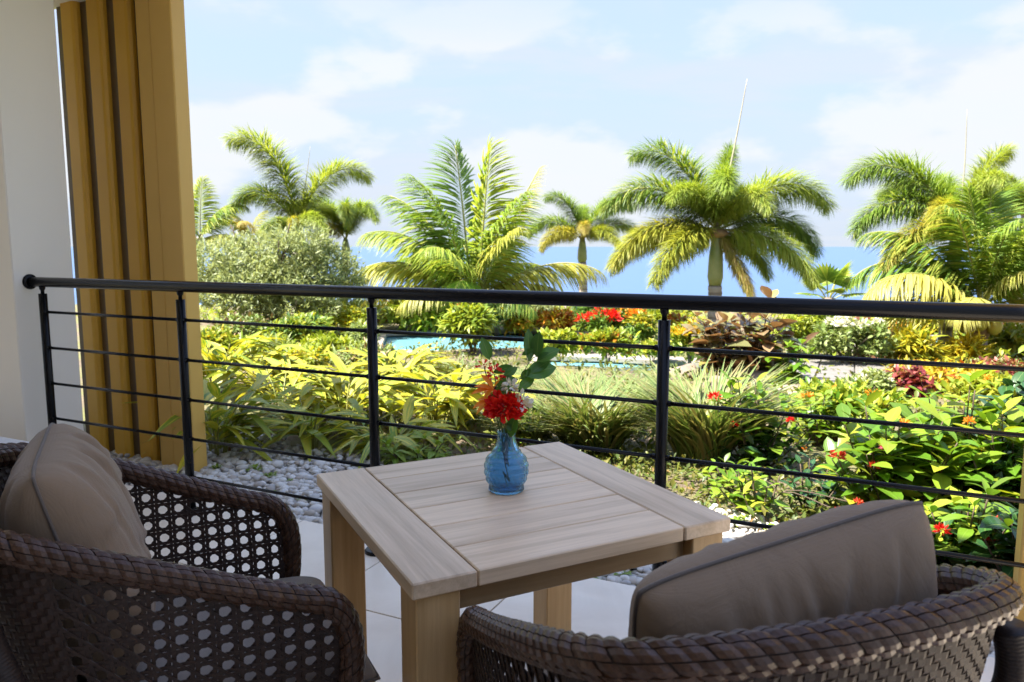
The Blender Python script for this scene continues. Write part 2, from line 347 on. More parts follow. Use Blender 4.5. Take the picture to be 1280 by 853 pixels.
# ================================================================== the terrace
RANG = atan2(RY, RX)
def rn(a, n, z=0.0):                 # a metres along the railing, n metres outwards
    return np.array([RAIL0[0] + RX * a + NX * n, RAIL0[1] + RY * a + NY * n, z])
RROT = np.array([[RX, NX, 0], [RY, NY, 0], [0, 0, 1]])
EDGE = 0.17
# floor: grout bed with single stone tiles
b_ = MB(); b_.box(rn(0.0, EDGE - 3.0 - 0.004, -0.09), (9.0, 6.0, 0.16), RROT)
floor = tag(b_.build('terrace_floor', M['grout']), kind='structure')
T = 0.60; mb = MB(); mb.box((0, 0, 0), (T - 0.006, T - 0.006, 0.02), None, 0.0015); tile_me = mb.mesh('tile', M['tile'])
g1 = np.array([-0.488, 2.539]); g2 = np.array([0.0, 2.70])
a0 = (g2 - RAIL0) @ np.array([RX, RY]); n0 = (g1 - RAIL0) @ np.array([NX, NY])
na_ = int((EDGE - n0) / T)
for i in range(-6, 6):
    for j in range(-9, 1):
        ca, cn = a0 + (i + 0.5) * T, n0 + (j + 0.5) * T
        if cn + T / 2 > EDGE + 0.001 or abs(ca) > 4.1: continue
        link('tile', tile_me, floor, rn(ca, cn, 0.0), (0, 0, RANG))
# last row cut to the edge
rest = EDGE - (n0 + math.floor((EDGE - n0) / T) * T); cn = EDGE - rest / 2
if rest > 0.02:
    mb = MB(); mb.box((0, 0, 0), (T - 0.005, rest - 0.005, 0.02), None, 0.0015); cut_me = mb.mesh('tile', M['tile'])
    for i in range(-6, 6): link('tile', cut_me, floor, rn(a0 + (i + 0.5) * T, cn, 0.0), (0, 0, RANG))
FZ = 0.010                            # top of the tiles
# building behind the viewer: rear wall, unseen roof with edges set for table shade and sky light
b_ = MB(); b_.box(rn(1.05 - 3.1, -0.80 - 2.2, 3.50), (6.2, 4.4, 0.50), RROT); tag(b_.build('ceiling', M['ceiling']), kind='structure')
b_ = MB(); b_.box(rn(-1.0 - 1.95, 0.68 - 1.05, 2.765), (3.9, 2.1, 0.08), RROT); tag(b_.build('screen_shade_slab', M['ceiling']), kind='structure')  # unseen slab added to keep the sun off the gold screen
b_ = MB(); b_.box(rn(1.052 + 2.1, -3.6 - 0.8, 3.50), (4.2, 1.6, 0.50), RROT); tag(b_.build('ceiling_rear', M['ceiling']), kind='structure')
b_ = MB(); b_.box(rn(0.0, -5.1, 1.62), (9.0, 0.2, 3.24), RROT); tag(b_.build('wall_back', M['backwall']), kind='structure')

# ------------------------------------------------------------------ railing
RAILZ = 1.095; BAR_Z = (0.940, 0.752, 0.563, 0.375, 0.187)
def rail_a(u, v):
    d = ray(u, v); d2 = d[:2]                         # where the pixel column meets the railing plane
    A = np.array([[d2[0], -RX], [d2[1], -RY]]); t, a = np.linalg.solve(A, RAIL0); return a
pa = [rail_a(58, 430), rail_a(229, 440), rail_a(466, 450), rail_a(829, 460)]
pa.append(pa[-1] + (pa[-1] - pa[-2])); pa.append(pa[-1] + (pa[-2] - pa[-3]))
WALL_A = rail_a(37, 351)
rl = thing('railing', 'black metal balustrade with round handrail and five thin bars along the terrace edge', 'railing', rn(pa[1], 0), RANG)
O = pa[1]
mb = MB(); mb.tube([(WALL_A - O + 0.004, 0, RAILZ), (pa[-1] - O, 0, RAILZ)], 0.0255, 24); mb.build('handrail', M['black'], rl, True)
mb = MB(); mb.tube([(WALL_A - O + 0.0015, 0, RAILZ), (WALL_A - O + 0.006, 0, RAILZ), (WALL_A - O + 0.012, 0, RAILZ)], [0.040, 0.040, 0.035], 24); mb.build('wall_flange', M['black'], rl, True)
mp_ = MB(); mp_.tube([(0, 0, FZ + 0.012), (0, 0, 1.035)], 0.0205, 20); post_me = mp_.mesh('post', M['black'], False)
for p in post_me.polygons: p.use_smooth = len(p.vertices) == 4
mf = MB(); mf.lathe([(0.0001, 0.0), (0.052, 0.0), (0.052, 0.010), (0.047, 0.014), (0.03, 0.015), (0.0225, 0.017), (0.0225, 0.03), (0.0001, 0.03)], (0, 0, FZ), 28); foot_me = mf.mesh('foot_flange', M['black'])
mk = MB(); mk.tube([(0, 0, 1.034), (0, 0, 1.052), (0, 0, 1.058), (0, 0, 1.075)], [0.009, 0.009, 0.014, 0.016], 14); neck_me = mk.mesh('saddle', M['black'], True)
for a in pa:
    p = link('post', post_me, rl, (a - O, 0, 0))
    link('foot_flange', foot_me, p); link('saddle', neck_me, p)
mfer = MB(); mfer.tube([(0, 0, 0), (0.012, 0, 0)], 0.0105, 12); fer_me = mfer.mesh('ferrule', M['black'])
for k in range(len(pa) - 1):
    ln = pa[k + 1] - pa[k]
    mb = MB(); mb.tube([(0.018, 0, 0), (ln - 0.018, 0, 0)], 0.0074, 12); bar_me = mb.mesh('bar', M['black'], True)
    for z in BAR_Z:
        br = link('bar', bar_me, rl, (pa[k] - O, 0, z)); link('ferrule', fer_me, br, (0.018, 0, 0)); link('ferrule', fer_me, br, (ln - 0.030, 0, 0))

# ------------------------------------------------------------------ white pier on the left, its base
P0 = rn(WALL_A, -0.085)
mb = MB(); wl = 1.6; mb.box((-wl / 2, 0.165, 1.362), (wl, 0.33, 2.722), None, 0.006)
pier = mb.build('white_pier', M['plaster'], None, False, P0, (0, 0, RANG)); tag(pier, 'white plastered pier where the black handrail ends, beside the gold screen', 'pillar')

# ------------------------------------------------------------------ gold screens
def screen(name, label, org, ang, width, fins, end_w, flip, height=2.95, z0=-0.10):
    t = thing(name, label, 'screen', (org[0], org[1], z0), ang)
    s = -1 if flip else 1                                                # which way the screen runs from its end board
    mb = MB(); mb.box((s * (end_w + (width - end_w) / 2 - 0.02), 0.034, height / 2), (width - end_w + 0.02, 0.012, height)); mb.build('backing_sheet', M['bronze'], t)
    mb = MB(); mb.box((s * end_w * 0.30, 0.0, height / 2), (end_w * 0.60 - 0.003, 0.10, height), None, 0.006); mb.build('end_board', M['gold_light'], t)
    mb = MB(); mb.box((s * end_w * 0.80, 0.001, height / 2), (end_w * 0.40 - 0.001, 0.096, height), None, 0.006); mb.build('end_board', M['gold_light'], t)
    fin_w = 0.138; gap = 0.095; pitch = fin_w + gap
    prof = [(-fin_w / 2, 0.0278), (-fin_w / 2, 0.004), (-fin_w / 2 + 0.006, -0.006), (fin_w / 2 - 0.03, -0.014), (fin_w / 2 - 0.012, -0.010), (fin_w / 2, 0.006), (fin_w / 2, 0.0278)]
    n = len(prof); V = [(x, y, z) for z in (0, height) for x, y in prof]
    Fs = [(i, (i + 1) % n, n + (i + 1) % n, n + i) for i in range(n)] + [tuple(range(n))[::-1], tuple(range(n, 2 * n))]
    mb = MB(); mb.add(V, Fs); me = mb.mesh('fin', M['gold'])
    for k in range(fins): link('fin', me, t, (s * (end_w + gap + fin_w / 2 + pitch * k), 0, 0))
    return t
sp = at_z(257, 602, -0.10)
screen('gold_screen', 'tall gold louvred metal screen with dark recesses outside the railing beside white pier', sp - np.array([0.02, 0, 0]), RANG, 1.075, 3, 0.285, True)
sp2 = at_z(1267, 838, -0.05)
screen('gold_screen', 'gold screen edge standing in pebbles at bottom corner below dark glossy leaves', sp2 + np.array([0.0, 0.03, 0]), RANG, 1.20, 3, 0.30, False, 2.95, -0.10)

# ------------------------------------------------------------------ white daybed peeking in at the far left
dc = at_z(20, 573, 0.36)
db = thing('daybed', 'white cushioned daybed corner at frame edge beyond the wicker chair', 'daybed', (dc[0], dc[1], FZ), RANG)
mb = MB(); mb.box((-0.72, 0.105, 0.20), (1.40, 0.19, 0.06), None, 0.006); mb.build('frame', M['wood_rail'], db)
for x_, y_ in ((-0.06, 0.05), (-1.38, 0.05), (-0.06, 0.16), (-1.38, 0.16)):
    mb = MB(); mb.box((x_, y_, 0.085), (0.06, 0.06, 0.17), None, 0.004); mb.build('leg', M['wood_leg'], db)
mb = MB(); mb.box((-0.70, 0.105, 0.295), (1.40, 0.21, 0.13), None, 0.03); mb.build('mattress', M['white_fabric'], db)

# ------------------------------------------------------------------ table
TA = atan2(0.454, 0.891); TC = np.array([-0.0155, 1.806]); TH, TS, TT = 0.68, 0.752, 0.032
tb = thing('square_table', 'square slatted wooden table with thick legs holding the blue vase', 'table', (TC[0], TC[1], FZ), TA)
EB = 0.132; zt = TH - FZ - TT / 2
for s in (-1, 1):
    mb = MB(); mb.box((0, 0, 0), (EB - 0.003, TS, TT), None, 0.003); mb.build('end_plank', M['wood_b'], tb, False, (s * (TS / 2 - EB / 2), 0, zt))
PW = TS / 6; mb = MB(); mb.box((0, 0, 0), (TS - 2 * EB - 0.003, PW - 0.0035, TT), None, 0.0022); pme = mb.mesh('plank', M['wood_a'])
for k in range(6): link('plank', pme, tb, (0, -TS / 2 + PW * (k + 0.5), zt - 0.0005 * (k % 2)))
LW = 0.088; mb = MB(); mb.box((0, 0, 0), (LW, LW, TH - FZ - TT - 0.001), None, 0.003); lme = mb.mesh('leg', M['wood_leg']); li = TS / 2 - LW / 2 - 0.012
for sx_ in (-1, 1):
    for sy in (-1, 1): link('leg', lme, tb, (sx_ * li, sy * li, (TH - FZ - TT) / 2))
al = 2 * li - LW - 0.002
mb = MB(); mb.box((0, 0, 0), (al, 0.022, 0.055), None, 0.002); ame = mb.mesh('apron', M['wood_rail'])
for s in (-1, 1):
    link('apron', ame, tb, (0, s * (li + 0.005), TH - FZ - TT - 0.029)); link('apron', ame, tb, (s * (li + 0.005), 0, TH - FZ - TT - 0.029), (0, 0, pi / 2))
mb = MB(); mb.box((0, 0, 0), (TS - 0.30, 0.06, 0.02)); cb_me = mb.mesh('cross_batten', M['wood_rail'])

# ------------------------------------------------------------------ wicker armchairs
half = [(0.300, 0.292, 0.335), (0.318, 0.296, 0.45), (0.312, 0.300, 0.545), (0.275, 0.303, 0.603), (0.20, 0.306, 0.632), (0.08, 0.312, 0.680), (-0.07, 0.315, 0.742), (-0.20, 0.305, 0.793), (-0.275, 0.265, 0.818), (-0.315, 0.185, 0.832), (-0.335, 0.08, 0.838)]
full = [(x, -y, z) for x, y, z in half] + [(-0.338, 0, 0.839)] + [(x, y, z) for x, y, z in half[::-1]]
RIM = spline(full, 181); RL = np.linalg.norm(np.diff(RIM, axis=0), axis=1).sum()
def rim_frames(P):
    T_ = np.gradient(P, axis=0); T_ /= np.linalg.norm(T_, axis=1)[:, None]
    Oo = np.stack([P[:, 0] * 0.9 + 0.02, P[:, 1], np.zeros(len(P))], 1); Oo /= np.linalg.norm(Oo, axis=1)[:, None]   # outwards in plan
    Oo -= T_ * (Oo * T_).sum(1)[:, None]; Oo /= np.linalg.norm(Oo, axis=1)[:, None]
    U = np.cross(T_, Oo); U *= np.where(U[:, 2:3] < 0, 1, 1); return T_, Oo, U
RT, RO, RU = rim_frames(RIM)
RR = 0.0215
def rim_pt(s, ang, r):
    x = np.clip(np.asarray(s) / RL * (len(RIM) - 1), 0, len(RIM) - 1.001); i = x.astype(int); f = (x - i)[:, None]
    g = lambda A: A[i] * (1 - f) + A[i + 1] * f
    o, u, p = g(RO), g(RU), g(RIM); a = np.asarray(ang)[:, None]; r = np.asarray(r)[:, None]
    return p + o * np.cos(a) * r + u * np.sin(a) * r * 1.08
# wrapped strands of the rim: staggered flat pieces, every one a piece of its own
STRANDS = []; rows = 9; pitch_s = 0.025; cols = int(RL / pitch_s)
for c in range(cols):
    for r_ in range(rows):
        s0 = (c + 0.5 * (r_ % 2)) * RL / cols; ln = RL / cols * 0.98; da = 2 * pi / rows; a_ = r_ * da
        nu, nv = 4, 3; us = np.linspace(0, 1, nu); vs = np.linspace(0, 1, nv)
        uu, vv = np.meshgrid(us, vs, indexing='ij'); uu = uu.ravel(); vv = vv.ravel()
        sk = (random.random() - 0.5) * 0.004
        rad = RR + 0.0032 * np.sin(pi * uu) ** 0.8 * (0.75 + 0.25 * np.sin(pi * vv)) + 0.0008 * random.random() - 0.0008 * (np.abs(vv - .5) > .4)
        Vt = rim_pt(np.clip(s0 + uu * ln + (vv - 0.5) * 0.010 + sk, 0, RL), a_ + (vv - 0.5) * da * 0.90, rad)
        Vb = rim_pt(np.clip(s0 + uu * ln + (vv - 0.5) * 0.010 + sk, 0, RL), a_ + (vv - 0.5) * da * 0.90, np.full_like(rad, RR - 0.004))
        Fs = []
        for i in range(nu - 1):
            for j in range(nv - 1):
                k = i * nv + j; Fs.append((k, k + nv, k + nv + 1, k + 1))
        m_ = nu * nv; edge = [i * nv for i in range(nu)] + [(nu - 1) * nv + j for j in range(1, nv)] + [i * nv + nv - 1 for i in range(nu - 2, -1, -1)] + [j for j in range(nv - 2, 0, -1)]
        for q in range(len(edge)):
            e1, e2 = edge[q], edge[(q + 1) % len(edge)]; Fs.append((e2, e1, e1 + m_, e2 + m_))
        STRANDS.append((np.vstack([Vt, Vb]), Fs, random.random()))
# shell surface between rim and seat frame
I0, I1 = 14, len(RIM) - 15
def shell(s, hm):                    # s 0..1 round the tub, hm metres above the seat frame; also the local height
    x = I0 + np.clip(np.asarray(s), 0, 1) * (I1 - I0); i = np.minimum(x.astype(int), len(RIM) - 2); f = (x - i)[:, None]
    top = RIM[i] * (1 - f) + RIM[i + 1] * f
    bot = np.stack([np.where(top[:, 0] > 0, top[:, 0], top[:, 0] * 0.62), top[:, 1] * 0.86, np.full(len(top), 0.335)], 1)
    Hl = np.linalg.norm(top - bot, axis=1); h = 1 - np.clip(np.asarray(hm) / Hl, 0, 1)[:, None]; b = bot * h + top * (1 - h); bul = (np.sin(pi * h) * 0.012)
    o = np.stack([top[:, 0], top[:, 1], np.zeros(len(top))], 1); o /= np.linalg.norm(o, axis=1)[:, None] + 1e-9
    return b + o * bul, o, Hl
SL = np.linalg.norm(np.diff(RIM[I0:I1 + 1, :2], axis=0), axis=1).sum()
SH = 0.56                            # tallest the shell gets, in pattern metres
def ribbon(mb, S, Hh, wdir, wd, off, th=0.0013, tint=0.0):
    """flat strip along pattern points (S,Hh) in metres, half-width wd along wdir, lifted by off"""
    S = np.asarray(S); Hh = np.asarray(Hh); _, _, Hl = shell(S / SL, Hh); k = Hh < Hl + 0.006
    if not k.all():                      # cut where the rim is
        run = np.flatnonzero(k)
        if len(run) < 2: return
        cuts = np.split(run, np.flatnonzero(np.diff(run) > 1) + 1)
        for c in cuts:
            if len(c) > 1: ribbon(mb, S[c], np.minimum(Hh[c], Hl[c] - 1e-4), wdir, wd, off[c], th, tint)
        return
    n = len(S); pts = []
    for sg in (-1, 1):
        p, o, _ = shell((S + wdir[0] * wd * sg) / SL, Hh + wdir[1] * wd * sg); pts.append((p + o * (off + th)[:, None], p + o * (off - th)[:, None]))
    V = np.concatenate([pts[0][0], pts[1][0], pts[1][1], pts[0][1]])
    Fs = []
    for i in range(n - 1):
        for a_, b2 in ((0, 1), (1, 2), (2, 3), (3, 0)): Fs.append((a_ * n + i, a_ * n + i + 1, b2 * n + i + 1, b2 * n + i))
    mb.add(V, Fs, None, tint)
PC = 0.0345
BACK0, BACK1 = 0.30 * SL, 0.70 * SL   # the closed weave of the back lies between these
def clip_seg(S, Hh, lo, hi):
    k = (S >= lo - 1e-6) & (S <= hi + 1e-6) & (Hh >= -1e-6) & (Hh <= SH + 1e-6); return S[k], Hh[k]
def cane_panel(lo, hi):
    mb = MB(); nS = int(round((hi - lo) / PC)); P = (hi - lo) / nS; nH = int(round(SH / P)); Ph = SH / nH
    for i in range(nS + 1):
        for d in (-0.122, 0.122):
            h = np.linspace(0, SH, nH * 4 + 1); s = np.full(len(h), np.clip(lo + (i + d) * P, lo, hi)); ribbon(mb, s, h, (1, 0), P * 0.100, 0.0012 * np.cos(pi * (h / Ph * 2 + (d > 0))), 0.0011, random.random())
    for j in range(nH + 1):
        for d in (-0.122, 0.122):
            s = np.linspace(lo, hi, nS * 4 + 1); h = np.full(len(s), np.clip((j + d) * Ph, 0, SH)); ribbon(mb, s, h, (0, 1), P * 0.100, -0.0012 * np.cos(pi * ((s - lo) / P * 2 + (d > 0))), 0.0011, random.random())
    for sg in (1, -1):
        for k in range(-nH - 2, nS + nH + 3):
            t = np.linspace(0, nH, nH * 3 + 1); s = lo + (k + 0.5 + sg * t) * P; h = t * Ph; s, h = clip_seg(s, h, lo, hi)
            if len(s) > 2: ribbon(mb, s, h, (0.707, -0.707 * sg), P * 0.075, np.full(len(s), 0.0024 * sg), 0.0009, random.random())
    return mb
def basket_panel(lo, hi):
    mb = MB(); p = 0.0130; nS = int((hi - lo) / p); nH = int(SH / p); P = (hi - lo) / nS; Ph = SH / nH
    for i in range(nS):
        h = np.linspace(0, SH, nH * 2 + 1); s = np.full(len(h), lo + (i + 0.5) * P); ribbon(mb, s, h, (1, 0), P * 0.44, 0.0019 * np.sin(pi * (h / Ph + i) * 1.0 + 0.0), 0.0010, random.random())
    for j in range(nH):
        s = np.linspace(lo, hi, nS * 2 + 1); h = np.full(len(s), (j + 0.5) * Ph); ribbon(mb, s, h, (0, 1), Ph * 0.44, -0.0019 * np.sin(pi * ((s - lo) / P + j)), 0.0010, random.random())
    return mb
CANE = [cane_panel(0.012, BACK0).mesh('cane_panel', M['cane'], False), cane_panel(BACK1, SL - 0.012).mesh('cane_panel', M['cane'], False)]
BASK = basket_panel(BACK0, BACK1).mesh('woven_back', M['cane'], False)
mb = MB(); mb.tube(RIM, RR - 0.002, 12); CORE = mb.mesh('rim', M['wicker_dark'], True)
def wrapped(P, r, r2=None):
    """a leg or bar wound round with thin strand: closely ribbed tube"""
    P = spline(P, 4 * len(P)); n = int(np.linalg.norm(np.diff(P, axis=0), axis=1).sum() / 0.006); P = spline(P, n * 3)
    rr = np.linspace(r, r2 or r, len(P)) * (1 + 0.05 * np.abs(np.sin(np.arange(len(P)) * pi / 3)))
    mb = MB(); mb.tube(P, rr, 12); return mb
LEGS = []
for s in (-1, 1):
    LEGS.append(wrapped([(-0.262, s * 0.300, 0.762), (-0.258, s * 0.318, 0.68), (-0.205, s * 0.328, 0.50), (-0.150, s * 0.322, 0.25), (-0.120, s * 0.310, 0.0)], 0.022, 0.018).mesh('leg', M['wicker_dark'], True))
    LEGS.append(wrapped([(0.300, s * 0.292, 0.335), (0.297, s * 0.290, 0.20), (0.285, s * 0.285, 0.0)], 0.023, 0.018).mesh('leg', M['wicker_dark'], True))
mb = MB(); SB = spline([(0.295, -0.285, 0.325), (0.0, -0.27, 0.325), (-0.13, -0.255, 0.325), (-0.19, -0.18, 0.325), (-0.208, 0, 0.325), (-0.19, 0.18, 0.325), (-0.13, 0.255, 0.325), (0, 0.27, 0.325), (0.295, 0.285, 0.325)], 50); mb.tube(np.vstack([SB, [(0.295, 0.1, 0.325), (0.295, -0.1, 0.325), (0.295, -0.284, 0.325)]]), 0.020, 10); SEATF = mb.mesh('seat_frame', M['wicker_dark'], True)
mb = MB(); mb.box((0.045, 0, 0.318), (0.47, 0.50, 0.022)); SEATB = mb.mesh('seat_panel', M['wicker_dark'])
def cushion_mesh(name, mat, lx, ly, th, wrinkle, seed, pinch=0.0, ear=0.0, nu=72, nv=60, p=2.6, pu=None):
    """a filled cushion: two bulging faces meeting in a seam, sagging folds running in from the seam. lies in local XY plane, thickness along Z"""
    rg = np.random.default_rng(seed); u = np.linspace(-1, 1, nu); v = np.linspace(-1, 1, nv); U, V_ = np.meshgrid(u, v, indexing='ij')
    X = U * lx / 2 * (1 - pinch * (1 - V_ ** 2) * np.abs(U) ** 3) ; Y = V_ * ly / 2 * (1 - pinch * (1 - U ** 2) * np.abs(V_) ** 3)
    cr = (np.abs(U) * np.abs(V_)) ** 6; X = X * (1 + ear * cr); Y = Y * (1 + ear * cr)
    prof = ((1 - np.abs(U) ** (pu or p)) * (1 - np.abs(V_) ** p)) ** 0.5
    folds = np.zeros_like(U)
    for k in range(wrinkle):
        side = rg.integers(0, 4); c = rg.uniform(-0.85, 0.85); wd = rg.uniform(0.035, 0.085); ln = rg.uniform(0.35, 0.95); sl = rg.uniform(-0.5, 0.5); am = rg.uniform(0.06, 0.16)
        a_, b2 = ((U, V_), (U, -V_), (V_, U), (V_, -U))[side]; dist = (1 - b2)                       # distance from that seam
        folds -= am * np.exp(-((a_ - c - sl * dist) / wd) ** 2) * np.exp(-(dist / ln) ** 2) * np.clip(dist * 7, 0, 1)
        folds += 0.6 * am * np.exp(-((a_ - c - wd * 1.9 - sl * dist) / wd) ** 2) * np.exp(-(dist / ln) ** 2) * np.clip(dist * 7, 0, 1)
    Z = th / 2 * prof * (1 + folds)
    idx = np.arange(nu * nv).reshape(nu, nv); q = lambda A, f: [(A[i, j], A[i + 1, j], A[i + 1, j + 1], A[i, j + 1])[::f] for i in range(nu - 1) for j in range(nv - 1)]
    top = np.stack([X, Y, Z], -1).reshape(-1, 3); bot = np.stack([X, Y, -Z], -1).reshape(-1, 3)
    bi = idx + nu * nv; bi[0, :] = idx[0, :]; bi[-1, :] = idx[-1, :]; bi[:, 0] = idx[:, 0]; bi[:, -1] = idx[:, -1]
    uv = np.stack([(U + 1) / 2, (V_ + 1) / 2], -1).reshape(-1, 2)
    mb = MB(); mb.add(np.vstack([top, bot]), q(idx, 1) + q(bi, -1), np.vstack([uv, uv * 0 - 1])); me = mb.mesh(name, mat, True)
    per = [idx[i, 0] for i in range(nu)] + [idx[-1, j] for j in range(1, nv)] + [idx[i, -1] for i in range(nu - 2, -1, -1)] + [idx[0, j] for j in range(nv - 2, 0, -1)]
    mb2 = MB(); mb2.tube(top[per], 0.0032, 6, False, True); return me, mb2
seat_me, seat_pip = cushion_mesh('seat_cushion', M['seat'], 0.57, 0.50, 0.125, 8, 5, 0.0, 0.0, 48, 42, 7.0)
seat_pip_me = seat_pip.mesh('piping', M['piping'], True)
def chair(label, cat, front, facing, group, strand_pick):
    fx, fy = cos(facing), sin(facing); o = np.array(front) - 0.318 * np.array([fx, fy])
    t = thing('wicker_armchair', label, cat, (o[0], o[1], FZ), facing, group)
    rim = link('rim', CORE, t)
    big = set(strand_pick(o, facing)); rest = MB()
    for k, (V, Fs, tn) in enumerate(STRANDS):
        if k in big:
            mb = MB(); mb.add(V, Fs, None, tn); mb.build('strand', M['wicker'], rim)
        else: rest.add(V, Fs, None, tn)
    tag(rest.build('strand_wrapping', M['wicker'], rim), kind='stuff')
    for c in CANE: tag(link('cane_panel', c, t), kind='stuff')
    tag(link('woven_back', BASK, t), kind='stuff')
    for l in LEGS: link('leg', l, t)
    link('seat_frame', SEATF, t); link('seat_panel', SEATB, t)
    sc_ = link('seat_cushion', seat_me, t, (0.100, 0, 0.392)); link('piping', seat_pip_me, sc_)
    return t, o
def picker(o, facing):
    R = np.array([[cos(facing), -sin(facing), 0], [sin(facing), cos(facing), 0], [0, 0, 1]]); sc_ = []
    for V, Fs, tn in STRANDS:
        c = V[:12].mean(0) @ R.T + np.array([o[0], o[1], FZ]); nrm = np.cross(V[9] - V[0], V[2] - V[0]) @ R.T
        q = c - np.array([0, 0, HC]); dep = q[1] * cos(PITCH) - q[2] * sin(PITCH); u = 640 + F_PX * q[0] / max(dep, .1); v = 426 - F_PX * (q[2] * cos(PITCH) + q[1] * sin(PITCH)) / max(dep, .1)
        a = abs(nrm @ q) / np.linalg.norm(q) / max(dep, .1) ** 2
        mid = V[12:].mean(0) @ R.T + np.array([o[0], o[1], FZ]); facing_cam = (c - mid) @ q < 0
        sc_.append(a * (1 if (-20 < u < 1300 and v < 870) else 0.01) * (1 if facing_cam else 0.05))
    return np.argsort(sc_)[::-1][:300]
chL, oL = chair('dark brown wicker armchair seen from its side, facing the table beside the white pier', 'armchair', (-0.445, 1.660), TA, 'wicker armchairs at the table', picker)
chR, oR = chair('dark brown wicker armchair seen from behind, nearest the pebbles and red flowers', 'armchair', (0.205, 1.432), TA + pi / 2 - radians(9), 'wicker armchairs at the table', picker)
def pillow(label, o, facing, mat, seed, roll=0.0, dy=0.0, wid=0.46):
    me, pip = cushion_mesh('pillow', mat, wid, 0.43, 0.20, 20, seed, 0.0, -0.045, p=2.9, pu=4.2)
    c = np.array([o[0], o[1], FZ]) + np.array([cos(facing), sin(facing), 0]) * (-0.135) + np.array([-sin(facing), cos(facing), 0]) * dy + np.array([0, 0, 0.690])
    t = link('pillow', me, None, c)
    # local X -> sideways, local Y -> up along the leaning back, local Z -> forwards
    f = Vector((cos(facing), sin(facing), 0)); lean = radians(15); up = (Vector((0, 0, 1)) * cos(lean) - f * sin(lean)).normalized(); side = up.cross(f.normalized()).normalized(); fw = side.cross(up)
    R = Matrix((side, up, fw)).transposed() @ Matrix.Rotation(roll, 3, 'Z'); t.rotation_euler = R.to_euler()
    tag(t, label, 'pillow', 'taupe back pillows'); pip.build('piping', M['piping'], t, True); return t
pillow('taupe canvas pillow leaning in the wicker chair beside white pier', oL, TA, M['fabric'], 11, 0.0, -0.012)
pillow('taupe canvas pillow with pale scuff mark in the chair seen from behind', oR, TA + pi / 2 - radians(9), M['fabric_stain'], 23, radians(-11), -0.034, 0.44)
# ================================================================== leaves: shared templates
def leaf_template(L_=1.0, W=0.3, n=5, fold=0.25, droop=0.2, peak=0.45, tipk=1.0, thick=False):
    """blade along +Y, three points across; returns verts, faces, uv"""
    V, UV = [], []
    for i in range(n + 1):
        t = i / n; y = L_ * t
        wd = W / 2 * (sin(pi * t ** (math.log(0.5) / math.log(peak))) ** 0.8 if 0 < t < 1 else 0.03)
        z = -droop * L_ * t ** 2
        for k in (-1, 0, 1): V.append((k * wd, y * (1 - 0.25 * droop * t), z + (abs(k) * wd * fold))); UV.append((0.5 + 0.5 * k, t))
    Fs = [(i * 3 + k, i * 3 + k + 1, i * 3 + k + 4, i * 3 + k + 3) for i in range(n) for k in (0, 1)]
    return np.array(V), np.array(Fs), np.array(UV)
def rot_from(d, up):
    """matrices sending +Y to d, +Z close to up (arrays n,3)"""
    d = d / (np.linalg.norm(d, axis=1)[:, None] + 1e-9); x = np.cross(d, up); x /= np.linalg.norm(x, axis=1)[:, None] + 1e-9; z = np.cross(x, d)
    return np.stack([x, d, z], 2)
def merged(name, tmpl, R, S, P, tint, mat):
    V, Fs, UV = tmpl; n, m = len(P), len(V)
    W = np.einsum('nij,mj->nmi', R, V) * S[:, None, None] + P[:, None, :]
    q = Fs.shape[1]; lo = (Fs[None] + (np.arange(n) * m)[:, None, None]).reshape(-1)
    nf = n * len(Fs); return quick_mesh(name, W.reshape(-1, 3), lo, np.arange(nf) * q, np.full(nf, q), np.tile(UV, (n, 1)), np.repeat(tint, m), mat)
def rdir(n, rg): v = rg.normal(size=(n, 3)); return v / np.linalg.norm(v, axis=1)[:, None]

# ------------------------------------------------------------------ vase with flowers
VB = at_z(633, 613, TH)
m, nt, b, o = newmat('blue_glass'); b.inputs['Base Color'].default_value = (0.26, 0.60, 0.92, 1); b.inputs['Transmission Weight'].default_value = 0.92; b.inputs['Roughness'].default_value = 0.08; b.inputs['IOR'].default_value = 1.45
v = objvec(nt, randomize=False); bump(nt, b, noise(nt, 60, 3, 0.5, v), 0.15, 0.002); M['glass'] = m
vs = thing('vase', 'blue glass vase with ribbed round body on the wooden table', 'vase', (VB[0], VB[1], TH))
pr = [(0.0005, 0.0), (0.040, 0.0), (0.043, 0.004), (0.0425, 0.012), (0.0415, 0.016)]
for i in range(37):
    t = i / 36; z = 0.019 + t * 0.082; r = 0.0525 * (1 - (abs(t - 0.46) / 0.74) ** 2.6) if t > 0.46 else 0.0525 - 0.0085 * ((0.46 - t) / 0.46) ** 2; r = max(r, 0.033)
    pr.append((r + 0.0030 * abs(sin(t * pi * 4.5)), z))
pr += [(0.0315, 0.104), (0.0280, 0.110), (0.0250, 0.118), (0.0225, 0.128), (0.0212, 0.138), (0.0215, 0.147), (0.0225, 0.150)]
inn = [(max(0.0005, r - 0.0035), max(0.006, z)) for r, z in pr[::-1]]
def rip(a, i): return 0.012 * np.sin(a * 24 + i * 0.4) if 4 < i < 42 else (0.035 * np.abs(np.sin(a * 12)) if i <= 4 else 0.04 * np.sin(a * 10))
mb = MB(); mb.lathe(pr, (0, 0, 0.0005), 144, rip); mb.lathe(inn, (0, 0, 0.0005), 144); mb.build('body', M['glass'], vs, True)
M['stem'] = leafmat('green_stem', [(0.10, 0.16, 0.03), (0.08, 0.13, 0.03)], trans=0.0)
M['vleaf'] = leafmat('vase_leaf', [(0.06, 0.17, 0.025), (0.09, 0.22, 0.035), (0.05, 0.13, 0.025)], trans=0.35, rough=0.3, back=(0.09, 0.17, 0.06))
M['red'] = leafmat('red_petal', [(0.80, 0.014, 0.014), (0.90, 0.03, 0.018), (0.66, 0.008, 0.012)], trans=0.4, rough=0.5)
